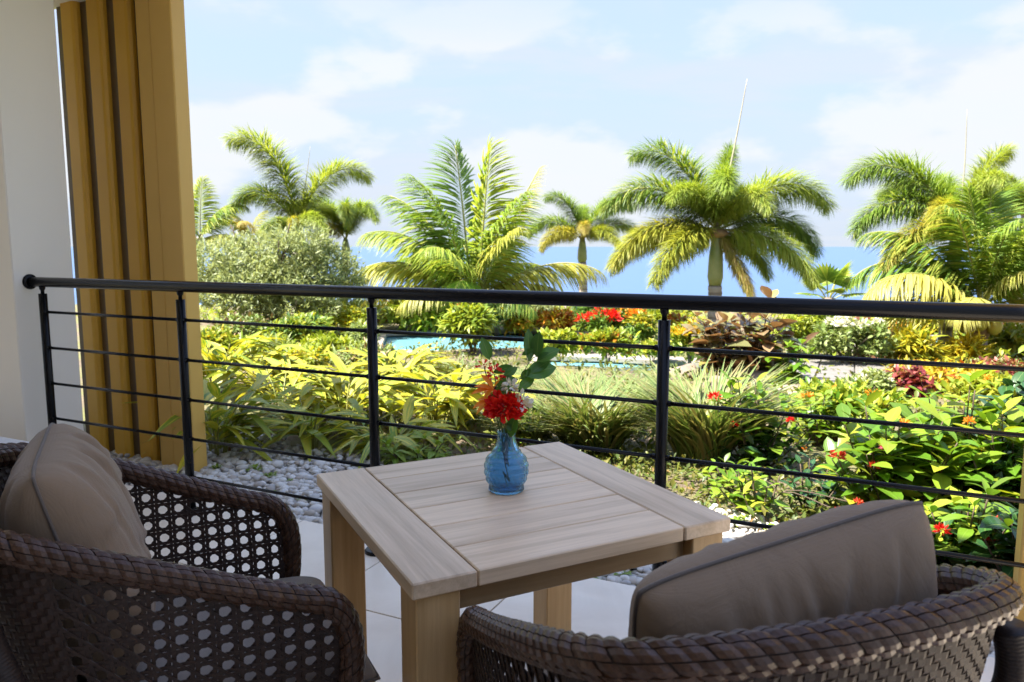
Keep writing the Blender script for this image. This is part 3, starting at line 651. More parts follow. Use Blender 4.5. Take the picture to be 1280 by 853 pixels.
M['orange'] = leafmat('orange_petal', [(0.98, 0.36, 0.03), (0.96, 0.28, 0.02), (0.98, 0.44, 0.05)], trans=0.45, rough=0.5)
M['white'] = leafmat('white_petal', [(0.80, 0.78, 0.72), (0.78, 0.74, 0.66)], trans=0.3, rough=0.6)
def vpt(u, v, dy=0.0): return px_at(u, v, VB[1] + dy) - np.array([VB[0], VB[1], TH])
VL = leaf_template(1.0, 0.50, 6, 0.25, 0.18, 0.5); vl_me = [quick_mesh('leaf', (leaf_template(1.0, w_, 6, 0.28, d_, 0.5)[0]), VL[1].ravel(), np.arange(len(VL[1])) * 4, np.full(len(VL[1]), 4), VL[2], np.zeros(len(VL[0])), M['vleaf']) for w_, d_ in ((0.50, 0.18), (0.42, 0.05), (0.56, 0.3))]
def set_leaf(me, par, p, d, up, s, name='leaf'):
    R = rot_from(np.array([d], float), np.array([up], float))[0]
    o = link(name, me, par, p); o.rotation_euler = Matrix(R.tolist()).to_euler(); o.scale = (float(s),) * 3; return o
def sprig(label, tip, leaves, bow=0.0, dy=0.0):
    t = thing('leafy_sprig', label, 'sprig', (VB[0], VB[1], TH + 0.012)); z0 = np.array([0, 0, 0.012])
    pts = [np.array([bow * 0.2, dy * 0.2, 0.0]), np.array([bow * 0.12, 0.0, 0.12])] + [vpt(u, v, dy) - z0 for u, v in tip]
    mb = MB(); P = spline(pts, 30); mb.tube(P, np.linspace(0.0018, 0.0008, 30), 6); mb.build('stem', M['stem'], t, True)
    for k, (u, v, du, dv, s) in enumerate(leaves):
        p = vpt(u, v, dy) - z0; e = vpt(u + du, v + dv, dy + random.uniform(-.012, .012)) - z0; d = e - p
        set_leaf(vl_me[k % 3], t, p, d, (random.uniform(-.5, .5), -0.9, 0.45), np.linalg.norm(d) * s * 1.22)
    return t
sprig('tallest green leafy sprig at right of the bouquet in blue vase', [(640, 500), (652, 470), (664, 450), (671, 445)], [(671, 447, 1, -27, 1), (662, 452, -1, -34, 1), (671, 452, 22, -16, 1), (664, 462, -13, 10, 1), (664, 466, 20, -13, 1), (656, 470, 34, -13, 1.0), (648, 488, 17, -16, 1), (652, 444, 14, -7, .9), (672, 450, 17, -9, .8)], 0.01, 0.0)
sprig('green sprig with three rounded leaves behind the orange lily', [(622, 505), (614, 475), (612, 452)], [(612, 450, -7, -23, 1.0), (616, 466, 21, -7, 1), (620, 482, 22, -8, 1), (617, 490, 14, -4, 1.3), (628, 473, 16, -12, 1)], -0.006, 0.018)
sprig('broad dark green leaf hanging over the vase neck', [(634, 528)], [(645, 518, -8, 25, 1.0), (612, 500, 22, -14, 1.0), (632, 530, 14, 10, .7)], 0.004, -0.024)
# red flower head: a dense ball of small petals
def petal_ball(name, label, cat, u, v, rad, mat, n, dy, seed, plen=0.45, parent_stem=True):
    rg = np.random.default_rng(seed); c = vpt(u, v, dy); t = thing(name, label, cat, (VB[0], VB[1], TH + 0.012)); c = c - np.array([0, 0, 0.012])
    mb = MB(); P = spline([(0, 0, 0), (c[0] * .2, c[1] * .3, 0.115), c], 20); mb.tube(P, 0.0016, 6); mb.build('stem', M['stem'], t, True)
    d = rdir(n, rg); d[:, 2] = np.abs(d[:, 2]) * 1.0 - 0.45; d /= np.linalg.norm(d, axis=1)[:, None]
    T_ = leaf_template(1, 0.62, 4, 0.35, -0.15, 0.62); P = c + d * rad * rg.uniform(0.40, 0.70, (n, 1)); dd = d + rdir(n, rg) * 0.45
    link('petals', merged('petals', T_, rot_from(dd, rdir(n, rg)), rg.uniform(0.7, 1.1, n) * rad * plen, P, rg.random(n), mat), t)['kind'] = 'stuff'
    return t
petal_ball('red_flower', 'dense round red flower head in the blue vase', 'flower', 630, 511, 0.046, M['red'], 460, -0.03, 3, 0.5)
petal_ball('red_flower', 'loose cluster of small red blooms atop the bouquet, beside the orange lily', 'flower', 618, 468, 0.024, M['red'], 38, 0.0, 4, 0.6)
petal_ball('red_flower', 'small red buds at top left of the bouquet', 'flower', 605, 458, 0.017, M['red'], 16, 0.0, 14, 0.6)
petal_ball('white_flower', 'small white blossom beside the red flower head', 'flower', 651, 503, 0.024, M['white'], 70, -0.028, 5, 0.8)
petal_ball('white_flower', 'small white blossom above the red flower head', 'flower', 638, 483, 0.018, M['white'], 44, -0.028, 6, 0.8)
PT = leaf_template(1, 0.36, 6, 0.35, 0.25, 0.55); pt_me = quick_mesh('petal', PT[0], PT[1].ravel(), np.arange(len(PT[1])) * 4, np.full(len(PT[1]), 4), PT[2], np.zeros(len(PT[0])), M['orange'])
def lily(label, u, v, dy, tips):
    t = thing('orange_lily', label, 'flower', (VB[0], VB[1], TH + 0.012)); z0 = np.array([0, 0, 0.012]); c = vpt(u, v, dy) - z0
    mb = MB(); mb.tube(spline([(0, 0, 0), (-0.005, -0.003, 0.115), c], 16), 0.0016, 6); mb.build('stem', M['stem'], t, True)
    for du, dv, dd in tips:
        e = vpt(u + du, v + dv, dy + dd) - z0; set_leaf(pt_me, t, c, e - c, (0, -0.4, 1), np.linalg.norm(e - c), 'petal')
lily('upper orange lily with slender petals spreading left in the vase', 617, 487, -0.015, [(-30, 0, -.01), (-24, -9, .0), (-13, -22, 0), (-14, 9, -.02), (5, -14, -.01), (-20, 4, .02)])
lily('lower orange lily with petals drooping left over the vase', 616, 500, -0.02, [(-28, 6, -.01), (-26, 15, .0), (-20, -4, 0), (-12, 11, -.02), (-16, 2, .015)])

# ================================================================== the garden: ground, pool, sea
def pxpoly(pts, z): return [tuple(at_z(u, v, z)[:2]) for u, v in pts]
POOLS += [pxpoly([(455, 449), (470, 421), (560, 417), (700, 417), (712, 428), (690, 444), (600, 449)], WATER_Z),
          pxpoly([(655, 472), (668, 450), (760, 452), (905, 461), (930, 484), (800, 478)], WATER_Z),
          pxpoly([(1070, 446), (1085, 425), (1200, 425), (1190, 436), (1140, 447)], WATER_Z)]
def grid_sheet(name, xs, ys, mat, fz):
    X, Y = np.meshgrid(xs, ys, indexing='ij'); Z = fz(X, Y); V = np.stack([X, Y, Z], -1).reshape(-1, 3); nx, ny = X.shape
    idx = np.arange(nx * ny).reshape(nx, ny); q = np.stack([idx[:-1, :-1], idx[1:, :-1], idx[1:, 1:], idx[:-1, 1:]], -1).reshape(-1, 4)
    return quick_mesh(name, V, q.ravel(), np.arange(len(q)) * 4, np.full(len(q), 4), V[:, :2] * 0.1, np.zeros(len(V)), mat)
def ground_z(x, y):
    z = ground0(x, y)
    for p in POOLS: z = np.where(_inside(x, y, p), WATER_Z - 0.9, z)
    e = edge_dist(x, y); return np.where(e < 0.05, -0.25, z)
m, nt, b, o = newmat('garden_soil'); v = objvec(nt, randomize=False)
c1 = mixc(nt, ramp(nt, noise(nt, 14, 6, 0.7, v), [(0.35, (0, 0, 0)), (0.65, (1, 1, 1))]), (0.12, 0.085, 0.055), (0.22, 0.165, 0.11))
c1 = mixc(nt, ramp(nt, noise(nt, 1.1, 5, 0.6, v), [(0.42, (0, 0, 0)), (0.60, (1, 1, 1))]), c1, (0.17, 0.17, 0.055))
L(nt, c1, b.inputs['Base Color']); b.inputs['Roughness'].default_value = 0.95; bump(nt, b, noise(nt, 40, 6, 0.7, v), 0.8, 0.03); M['soil'] = m
xs = np.r_[np.linspace(-160, -22, 24)[:-1], np.arange(-22, 22, 0.2), np.linspace(22, 160, 24)]; ys = np.r_[np.arange(0.6, 24, 0.2), np.linspace(24, 160, 40)]
ground = tag(link('ground', grid_sheet('ground', xs, ys, M['soil'], ground_z)), kind='structure')
m, nt, b, o = newmat('pool_water'); v = objvec(nt, randomize=False)
b.inputs['Base Color'].default_value = (0.16, 0.38, 0.43, 1); b.inputs['Roughness'].default_value = 0.06; b.inputs['IOR'].default_value = 1.33; bump(nt, b, noise(nt, 9, 4, 0.6, v), 0.25, 0.02); M['pool'] = m
m, nt, b, o = newmat('coping_stone'); v = objvec(nt)
L(nt, mixc(nt, noise(nt, 5, 6, 0.6, v), (0.34, 0.30, 0.25), (0.26, 0.225, 0.19)), b.inputs['Base Color']); b.inputs['Roughness'].default_value = 0.7; bump(nt, b, noise(nt, 50, 4, 0.6, v), 0.3, 0.004); M['coping'] = m
for k, p in enumerate(POOLS):
    me = bpy.data.meshes.new('pool_water'); me.from_pydata([(x, y, WATER_Z) for x, y in p], [], [tuple(range(len(p)))][:1]); me.materials.append(M['pool']); me.validate()
    if me.polygons[0].normal.z < 0: me.flip_normals()
    pw = tag(link('pool_water', me), kind='structure')
    n = len(p)
    for i in range(n):
        A = np.array(p[i]); B = np.array(p[(i + 1) % n]); ln = np.linalg.norm(B - A); q = max(1, int(ln / 0.55)); ang = atan2(*(B - A)[::-1])
        for j in range(q):
            c = A + (B - A) * (j + 0.5) / q
            mb = MB(); mb.box((0, 0, 0), (ln / q - 0.008, 0.42, 0.07), None, 0.008)
            mb.build('coping_stone', M['coping'], pw, False, (c[0], c[1], WATER_Z + 0.055 + 0.004 * (j % 2) + 0.0013 * i), (0, 0, ang))
        # tiled pool wall below the stones
        mb = MB(); mb.box((0, 0, 0), (ln + 0.2, 0.10, 0.9), None); c = (A + B) / 2; mb.build('pool_wall', M['coping'], pw, False, (c[0], c[1], WATER_Z - 0.44 - 0.002 * i), (0, 0, ang))
m, nt, b, o = newmat('sea_water'); v = objvec(nt, randomize=False)
b.inputs['Base Color'].default_value = (0.060, 0.115, 0.225, 1); b.inputs['Specular IOR Level'].default_value = 0.3; b.inputs['Roughness'].default_value = 0.35; b.inputs['IOR'].default_value = 1.33; bump(nt, b, noise(nt, 0.02, 6, 0.6, v), 0.15, 3.0); M['sea'] = m
mb = MB(); S_ = 60000; mb.add([(-S_, 60, -42), (S_, 60, -42), (S_, 60000, -42), (-S_, 60000, -42)], [(0, 1, 2, 3)]); tag(mb.build('sea', M['sea']), kind='structure')

# ------------------------------------------------------------------ pebbles along the terrace edge
m, nt, b, o = newmat('white_pebble'); v = objvec(nt); oi = N(nt, 'ShaderNodeObjectInfo'); t_ = tinted(nt)
c1 = ramp(nt, t_, [(0.0, (0.60, 0.57, 0.51)), (0.3, (0.68, 0.66, 0.61)), (0.55, (0.52, 0.48, 0.42)), (0.75, (0.34, 0.28, 0.22)), (0.88, (0.40, 0.39, 0.38)), (1.0, (0.54, 0.51, 0.47))])
L(nt, mixc(nt, M1(nt, 'MULTIPLY', noise(nt, 30, 5, 0.6, v), 0.5), c1, (0.42, 0.38, 0.32)), b.inputs['Base Color']); b.inputs['Roughness'].default_value = 0.6; bump(nt, b, noise(nt, 60, 4, 0.6, v), 0.15, 0.003); M['pebble'] = m
def pebble_t(seed):
    rg = np.random.default_rng(seed); mb = MB(); mb.ball((0, 0, 0), 1.0, 9, 6); V = mb.v[0]; k = rdir(3, rg)
    V = V * (1 + 0.13 * np.sin(V @ k[0] * 2 + 1)[:, None] + 0.10 * np.sin(V @ k[1] * 3)[:, None]) * np.array([1.0, rg.uniform(.68, .9), rg.uniform(.45, .65)])
    return V, mb.f
PEB = [pebble_t(i) for i in range(8)]
peb_me = []
for V, Fs in PEB:
    mb = MB(); mb.add(V, Fs); peb_me.append(mb.mesh('pebble', M['pebble'], True))
bed = tag(link('pebble_bed', None), kind='structure')
mb = MB(); mb.box(rn(0.2, EDGE + 0.62, -0.105), (8.0, 1.2, 0.06), RROT); bedm = mb.mesh('pebble_bed', M['grout'])
COL.objects.unlink(bed); bpy.data.objects.remove(bed); bed = tag(link('pebble_bed', bedm), kind='structure')
cand = []; rg = np.random.default_rng(3)
for i in range(19000):
    a = rg.uniform(-2.6, 3.6); wd = 0.92 + 0.16 * sin(a * 2.1) + 0.10 * sin(a * 5.3 + 1) + (0.25 if a < -0.3 else 0.0); nn = EDGE + 0.02 + rg.random() ** 1.05 * wd
    if nn > EDGE + wd * 0.75 and rg.random() < 0.55: continue
    r = rg.uniform(0.012, 0.028) * (1.0 if rg.random() < 0.82 else 1.35); lay = rg.random()
    p = rn(a, nn, -0.075 + lay * 0.052 + r * 0.2); cand.append((p, r, rg.integers(8), rdir(1, rg)[0], rg.uniform(0, 6.28), rg.random(), lay))
def vis(p, r):
    q = p - np.array([0, 0, HC]); dep = q[1] * cos(PITCH) - q[2] * sin(PITCH); u = 640 + F_PX * q[0] / dep; v_ = 426.5 - F_PX * (q[2] * cos(PITCH) + q[1] * sin(PITCH)) / dep
    free = (245 < u < 395 and v_ < 660) or (712 < u < 815 and v_ > 690) or (905 < u < 1010 and v_ > 600) or (u > 1190 and 680 < v_ < 870) or (840 < u < 940 and v_ < 640)
    return (r / dep) * (1 if (free and -5 < u < 1285) else 0.02)
sco = np.array([vis(c[0], c[1]) * (1 if c[6] > 0.55 else 0.05) for c in cand]); order = np.argsort(sco)[::-1]; big = set(order[:300].tolist())
rest = MB()
for i, (p, r, k, d, a, tn, lay) in enumerate(cand):
    q = Quaternion((float(d[0] * .25), float(d[1] * .25), 1.0), a)
    if i in big:
        o = link('pebble', peb_me[k], bed, p); o.rotation_euler = q.to_euler(); o.scale = (r,) * 3
    else:
        R = np.array(q.to_matrix()); V, Fs = PEB[k]; rest.add(V * r @ R.T + p, Fs, None, tn)
tag(rest.build('small_pebbles', M['pebble'], bed, True), kind='stuff')

# ================================================================== plant builders
LM = {}
LM['olive'] = leafmat('olive_leaf', [(0.23, 0.28, 0.09), (0.30, 0.35, 0.12), (0.36, 0.40, 0.18), (0.17, 0.22, 0.07)], trans=0.38, rough=0.45, back=(0.34, 0.38, 0.22))
LM['lime'] = leafmat('lime_leaf', [(0.27, 0.35, 0.03), (0.36, 0.42, 0.035), (0.18, 0.28, 0.035), (0.46, 0.46, 0.045)], trans=0.4)
LM['green'] = leafmat('green_leaf', [(0.09, 0.19, 0.025), (0.14, 0.25, 0.035), (0.18, 0.29, 0.04), (0.06, 0.14, 0.025)], trans=0.35)
LM['ixora'] = leafmat('ixora_leaf', [(0.11, 0.24, 0.02), (0.18, 0.32, 0.028), (0.27, 0.40, 0.035), (0.08, 0.18, 0.025), (0.40, 0.45, 0.04)], trans=0.42, rough=0.33)
LM['gloss'] = leafmat('dark_glossy_leaf', [(0.025, 0.075, 0.02), (0.04, 0.105, 0.025), (0.03, 0.09, 0.03)], trans=0.2, rough=0.24, spec=0.55)
LM['yellow'] = leafmat('yellow_croton_leaf', [(0.52, 0.40, 0.02), (0.42, 0.38, 0.03), (0.24, 0.30, 0.03), (0.58, 0.44, 0.03)], trans=0.4)
LM['orange'] = leafmat('orange_croton_leaf', [(0.58, 0.17, 0.015), (0.60, 0.28, 0.02), (0.30, 0.26, 0.03), (0.45, 0.09, 0.015)], trans=0.38)
LM['redc'] = leafmat('red_croton_leaf', [(0.26, 0.04, 0.05), (0.38, 0.10, 0.08), (0.24, 0.18, 0.05), (0.14, 0.02, 0.04)], trans=0.3)
LM['pale'] = leafmat('pale_leaf', [(0.26, 0.33, 0.10), (0.34, 0.38, 0.15), (0.18, 0.26, 0.06)], trans=0.35)
LM['ginger'] = leafmat('variegated_ginger_leaf', [(0.11, 0.24, 0.03), (0.16, 0.30, 0.035), (0.24, 0.36, 0.04)], stripe=(0.70, 0.60, 0.07), trans=0.34, stripe_w=0.505)
LM['ginger_y'] = leafmat('yellow_ginger_leaf', [(0.44, 0.43, 0.04), (0.66, 0.52, 0.04), (0.32, 0.38, 0.04)], stripe=(0.22, 0.34, 0.04), trans=0.36, stripe_w=0.60)
LM['grass'] = leafmat('striped_grass_blade', [(0.09, 0.16, 0.035), (0.13, 0.21, 0.05), (0.17, 0.24, 0.06), (0.26, 0.21, 0.09)], trans=0.3, edge=(0.34, 0.36, 0.15))
LM['ficus'] = leafmat('bronze_rubber_leaf', [(0.13, 0.15, 0.06), (0.20, 0.17, 0.08), (0.28, 0.18, 0.10), (0.10, 0.13, 0.07), (0.32, 0.27, 0.08)], trans=0.15, rough=0.22, spec=0.6, back=(0.40, 0.21, 0.14))
LM['dry'] = leafmat('dry_leaf', [(0.26, 0.15, 0.06), (0.34, 0.22, 0.09), (0.18, 0.10, 0.05)], trans=0.2)
LM['cover'] = leafmat('ground_cover_leaf', [(0.10, 0.14, 0.025), (0.16, 0.19, 0.03), (0.21, 0.19, 0.04), (0.07, 0.11, 0.025)], trans=0.35)
LM['fern'] = leafmat('bright_fern_leaf', [(0.20, 0.31, 0.03), (0.28, 0.37, 0.04)], trans=0.4)
LM['palm'] = leafmat('palm_leaflet', [(0.177, 0.295, 0.053), (0.260, 0.378, 0.059), (0.354, 0.448, 0.077), (0.448, 0.496, 0.106)], trans=0.48, rough=0.38)
LM['palm_y'] = leafmat('yellowing_palm_leaflet', [(0.32, 0.36, 0.05), (0.44, 0.44, 0.06), (0.54, 0.45, 0.08), (0.24, 0.31, 0.05)], trans=0.48, rough=0.42)
LM['palm_d'] = leafmat('drying_palm_leaflet', [(0.54, 0.41, 0.13), (0.46, 0.42, 0.08), (0.58, 0.42, 0.18), (0.36, 0.36, 0.07)], trans=0.48, rough=0.5)
LM['coco'] = leafmat('coconut_leaflet', [(0.165, 0.283, 0.047), (0.236, 0.366, 0.059), (0.330, 0.437, 0.071), (0.448, 0.496, 0.094)], trans=0.48, rough=0.34)
LM['coco_y'] = leafmat('pale_coconut_leaflet', [(0.40, 0.43, 0.08), (0.54, 0.50, 0.09), (0.58, 0.55, 0.17)], trans=0.48, rough=0.4)
FM = {'red': M['red'], 'orange': M['orange'], 'white': M['white'],
      'coral': leafmat('coral_petal', [(0.75, 0.08, 0.05), (0.80, 0.16, 0.06), (0.65, 0.03, 0.03)], trans=0.3), 'pink': leafmat('pink_petal', [(0.70, 0.10, 0.16), (0.72, 0.22, 0.26)], trans=0.3), 'yellowf': leafmat('yellow_petal', [(0.75, 0.50, 0.02), (0.72, 0.40, 0.02)], trans=0.3)}
M['bark'] = simple('brown_bark', (0.20, 0.145, 0.10), (0.12, 0.085, 0.06), 0.9, 30, 0.6, bdist=0.01)
M['twig'] = simple('brown_twig', (0.12, 0.085, 0.055), (0.08, 0.055, 0.04), 0.85, 30, 0.3)
M['canest'] = leafmat('pale_green_cane', [(0.22, 0.25, 0.06), (0.28, 0.27, 0.08)], trans=0.0)
OV = leaf_template(1, 0.42, 3, 0.3, 0.15, 0.5); NARROW = leaf_template(1, 0.16, 3, 0.25, 0.3, 0.45); SMALL = leaf_template(1, 0.5, 2, 0.3, 0.1, 0.5); BLADE = leaf_template(1, 0.045, 5, 0.4, 0.55, 0.35)
LONG = leaf_template(1, 0.28, 3, 0.3, 0.35, 0.45)
def branches(mb, n, rx, ry, h, rg, r0=0.02, start=0.0):
    tips = []
    for i in range(n):
        a = rg.uniform(0, 2 * pi); q = rg.uniform(0.3, 0.85); e = np.array([cos(a) * rx * q, sin(a) * ry * q, h * rg.uniform(0.55, 0.9)])
        P = spline([(e[0] * 0.08, e[1] * 0.08, -0.06), (e[0] * 0.35 + rg.normal() * 0.05 * rx, e[1] * 0.35 + rg.normal() * .05 * ry, h * 0.35), e], 9)
        mb.tube(P, np.linspace(r0, r0 * 0.25, 9), 6); tips.append(e)
    return tips
def bush(name, label, cat, u, v, wpx, hpx, leaf, tm, ll, n, flowers=None, seed=None, group=None, depth=0.8, base=0.12, second=None, lumps=9, P=None, bare=0.0):
    """a shrub: stems, then twigs carrying small fans of leaves over an uneven, lumpy crown with gaps"""
    seed = seed if seed is not None else int(u * 7 + v); rg = np.random.default_rng(seed)
    P = on_ground(u, v) if P is None else P; k = ppm(P); rx = wpx / k / 2; h = hpx / k; ry = rx * depth
    t = thing(name, label, cat, P, 0, group)
    mb = MB(); branches(mb, 8, rx * 0.9, ry * 0.9, h, rg, max(0.006, 0.018 * h)); mb.build('stem', M['twig'], t, True)
    # lumps: sub-crowns at different heights
    C = []; 
    for i in range(lumps):
        a = rg.uniform(0, 2 * pi); q = sqrt(rg.random()) * 0.72; zz = rg.uniform(base + 0.18, 0.78) * (1 - 0.35 * q * q); C.append((cos(a) * q * rx, sin(a) * q * ry, zz * h, rg.uniform(0.28, 0.50)))
    C.append((0, 0, h * 0.68, 0.42)); C = np.array(C)
    nt_ = max(8, n // 8); ci = rg.integers(0, len(C), nt_); d = rdir(nt_, rg); d[:, 2] = np.abs(d[:, 2]) * 0.9 - 0.2
    tw = C[ci, :3] + d * np.array([rx, ry, h * 0.55]) * C[ci, 3:4] * rg.uniform(0.55, 1.08, (nt_, 1)); 
    keep = tw[:, 2] > h * (base * 0.5 + bare); tw = tw[keep]; d = d[keep]; nt_ = len(tw)
    li = np.repeat(np.arange(nt_), 8); m_ = len(li); ld = d[li] * 0.9 + rdir(m_, rg) * 0.95 + np.array([0, 0, 0.25]); S = ll * rg.uniform(0.6, 1.15, m_)
    pp = tw[li] + rdir(m_, rg) * ll * 0.55; up = d[li] * 0.5 + np.array([0, 0, 1.0]) + rdir(m_, rg) * 0.5
    tint = np.clip(rg.random(nt_)[li] * 0.6 + rg.random(m_) * 0.4, 0, 0.999)
    R = rot_from(ld, up)
    if second:
        s2 = (rg.random(nt_)[li] < second[1]) & (pp[:, 2] > h * second[2]) if len(second) > 2 else rg.random(m_) < second[1]
        o = link('foliage', merged('foliage', tm, R[~s2], S[~s2], pp[~s2], tint[~s2], LM[leaf]), t); o['kind'] = 'stuff'
        if s2.any(): o = link('foliage', merged('foliage', tm, R[s2], S[s2], pp[s2], tint[s2], LM[second[0]]), t); o['kind'] = 'stuff'
    else:
        o = link('foliage', merged('foliage', tm, R, S, pp, tint, LM[leaf]), t); o['kind'] = 'stuff'
    if flowers:
        fm, fn, fr = flowers
        for i in range(fn):
            a = rg.uniform(0, 2 * pi); q = sqrt(rg.random()) * 0.8; c = np.array([cos(a) * q * rx, -abs(sin(a)) * q * ry, h * (0.92 - 0.4 * q * q) + rg.normal() * 0.04 * h]); bloom(t, c, fr * rg.uniform(.8, 1.2), FM[fm], 26, rg)
    return t
PETAL = leaf_template(1, 0.35, 2, 0.3, -0.1, 0.6)
def bloom(par, c, r, mat, n, rg, name='flower'):
    d = rdir(n, rg); d[:, 2] = np.abs(d[:, 2]) - 0.15; o = link(name, merged('flower', PETAL, rot_from(d + rdir(n, rg) * .2, rdir(n, rg)), np.full(n, r * 0.75) * rg.uniform(.7, 1.1, n), d * r * 0.35 + rdir(n, rg) * r * .1, rg.random(n), mat), par, c); o['kind'] = 'stuff'; return o
# plants whose leaves are large enough to pick out: each leaf an object
def leaf_mesh(name, mat, *a):
    V, Fs, UV = leaf_template(*a); return quick_mesh(name, V, Fs.ravel(), np.arange(len(Fs)) * 4, np.full(len(Fs), 4), UV, np.zeros(len(V)), mat)
GL = [leaf_mesh('leaf', LM['ginger'], 1, 0.185, 6, 0.3, d, 0.42) for d in (0.2, 0.45, 0.75)] + [leaf_mesh('leaf', LM['ginger_y'], 1, 0.17, 6, 0.3, d, 0.42) for d in (0.25, 0.6)]
XL = [leaf_mesh('leaf', LM['ixora'], 1, w_, 5, 0.25, d, 0.55) for w_, d in ((0.42, 0.1), (0.46, 0.25), (0.38, 0.45))]
DL = [leaf_mesh('leaf', LM['gloss'], 1, w_, 6, 0.25, d, 0.5) for w_, d in ((0.42, 0.15), (0.46, 0.4))]
UL = [leaf_mesh('leaf', LM['ficus'], 1, w_, 5, 0.25, d, 0.55) for w_, d in ((0.55, 0.1), (0.6, 0.3))]
FL = [leaf_mesh('leaf', LM['fern'], 1, 0.30, 5, 0.2, d, 0.4) for d in (0.2, 0.4)]
def put(me, par, P, D, U, S):
    R = rot_from(np.array(D), np.array(U))
    for i in range(len(P)):
        o = link('leaf', me[random.randrange(len(me))], par, P[i]); o.rotation_euler = Matrix(R[i].tolist()).to_euler(); o.scale = (float(S[i]),) * 3
def ginger(label, u, v, wpx, hpx, canes, per, yellow=0.4, ll=0.34, seed=None, group='variegated ginger clumps'):
    rg = np.random.default_rng(seed or int(u * 3 + v)); P = on_ground(u, v); k = ppm(P); rx = wpx / k / 2; h = hpx / k
    t = thing('ginger_plant', label, 'plant', P, 0, group); pos, di, up, S, pool = [], [], [], [], []
    for c in range(canes):
        a = rg.uniform(0, 2 * pi); q = 0.25 + 0.75 * sqrt(rg.random()); hh = h * rg.uniform(0.62, 1.0) * (1 - 0.30 * q); out_ = np.array([cos(a), sin(a) * 0.8, 0])
        Q = spline([out_ * rx * 0.20 * q, out_ * rx * 0.42 * q + np.array([0, 0, hh * 0.5]), out_ * rx * 0.95 * q + np.array([0, 0, hh * 0.92])], 12)
        mb = MB(); Q[0][2] = -0.05; mb.tube(Q, np.linspace(0.008, 0.004, 12), 6); mb.build('cane', M['canest'], t, True)
        sd = np.cross(out_, (0, 0, 1)); yl = rg.random() < yellow
        for j in range(per):
            f = 0.28 + 0.72 * j / max(1, per - 1); x = f * 11; i = min(10, int(x)); p = Q[i] + (Q[i + 1] - Q[i]) * (x - i); tg = Q[i + 1] - Q[i]; tg /= np.linalg.norm(tg)
            s_ = 1 if j % 2 else -1; d = tg * rg.uniform(.35, .75) + sd * s_ * rg.uniform(.4, .95) + out_ * rg.uniform(0, .55) + rdir(1, rg)[0] * .15
            pos.append(p); di.append(d); up.append(np.array([0, 0, 1.0]) + out_ * -0.2 + rdir(1, rg)[0] * .25); S.append(1.2 * ll * rg.uniform(.65, 1.15)); pool.append(yl)
    pool = np.array(pool); pos, di, up, S = map(np.array, (pos, di, up, S))
    for flag, ms in ((False, GL[:3]), (True, GL[3:])):
        if (pool == flag).any(): put(ms, t, pos[pool == flag], di[pool == flag], up[pool == flag], S[pool == flag])
    return t
def leafy(name, label, u, v, wpx, hpx, shoots, per, me, ll, flowers=None, seed=None, cat='shrub', group=None, P=None, whorl=2, lowest=0.30, fill=None):
    """upright shoots with leaf pairs, as on ixora"""
    rg = np.random.default_rng(seed or int(u * 5 + v)); P = on_ground(u, v) if P is None else P; k = ppm(P); rx = wpx / k / 2; h = hpx / k
    t = thing(name, label, cat, P, 0, group); pos, di, up, S = [], [], [], []; tips = []
    for c in range(shoots):
        a = rg.uniform(0, 2 * pi); q = sqrt(rg.random()); o_ = np.array([cos(a) * rx, sin(a) * rx * 0.75, 0]) * q; hh = h * rg.uniform(0.6, 1.0) * (1 - 0.35 * q * q)
        Q = spline([o_ * 0.15, o_ * 0.6 + np.array([0, 0, hh * .45]), o_ + np.array([0, 0, hh])], 12); Q[0][2] = -0.05
        mb = MB(); mb.tube(Q, np.linspace(0.007, 0.003, 12), 6); mb.build('stem', M['twig'], t, True); tips.append(Q[-1])
        for j in range(per):
            f = lowest + (1 - lowest) * (j + 1) / per; x = min(10.99, f * 11); i = int(x); p = Q[i] + (Q[i + 1] - Q[i]) * (x - i); az = j * (pi / 2) + c + rg.normal() * .3
            for w_ in range(whorl):
                z_ = az + w_ * 2 * pi / whorl; d = np.array([cos(z_), sin(z_), rg.uniform(-.05, .75) if j < per - 1 else rg.uniform(.5, 1.3)])
                pos.append(p); di.append(d); up.append(np.array([0, 0, 1.0]) + rdir(1, rg)[0] * .3); S.append(ll * rg.uniform(.6, 1.15) * (0.72 if j == per - 1 else 1))
    put(me, t, *map(np.array, (pos, di, up, S)))
    if fill: 
        mat, n, l2 = fill; d = rdir(n, rg); d[:, 2] = np.abs(d[:, 2]); pp = d * np.array([rx, rx * .75, h * .75]) * rg.uniform(.25, .85, (n, 1)); o = link('foliage', merged('foliage', OV, rot_from(rdir(n, rg) + np.array([0, 0, .3]), rdir(n, rg) + np.array([0, 0, 1])), l2 * rg.uniform(.6, 1.1, n), pp, rg.random(n), LM[mat]), t); o['kind'] = 'stuff'
    for fu, fv, fr, fm in (flowers or []):                                    # flower heads by where they show
        d0 = ray(fu, fv); Yf = P[1] - rx * 0.45; c = px_at(fu, fv, Yf) - P; bloom(t, c, fr, FM[fm], 60, rg)
        j = int(np.argmin([np.linalg.norm(c - tp) for tp in tips])); mb = MB(); mb.tube(spline([(tips[j] * .3), (tips[j] * .6 + c * .2), c], 8), 0.003, 5); mb.build('stem', M['twig'], t, True)
    return t
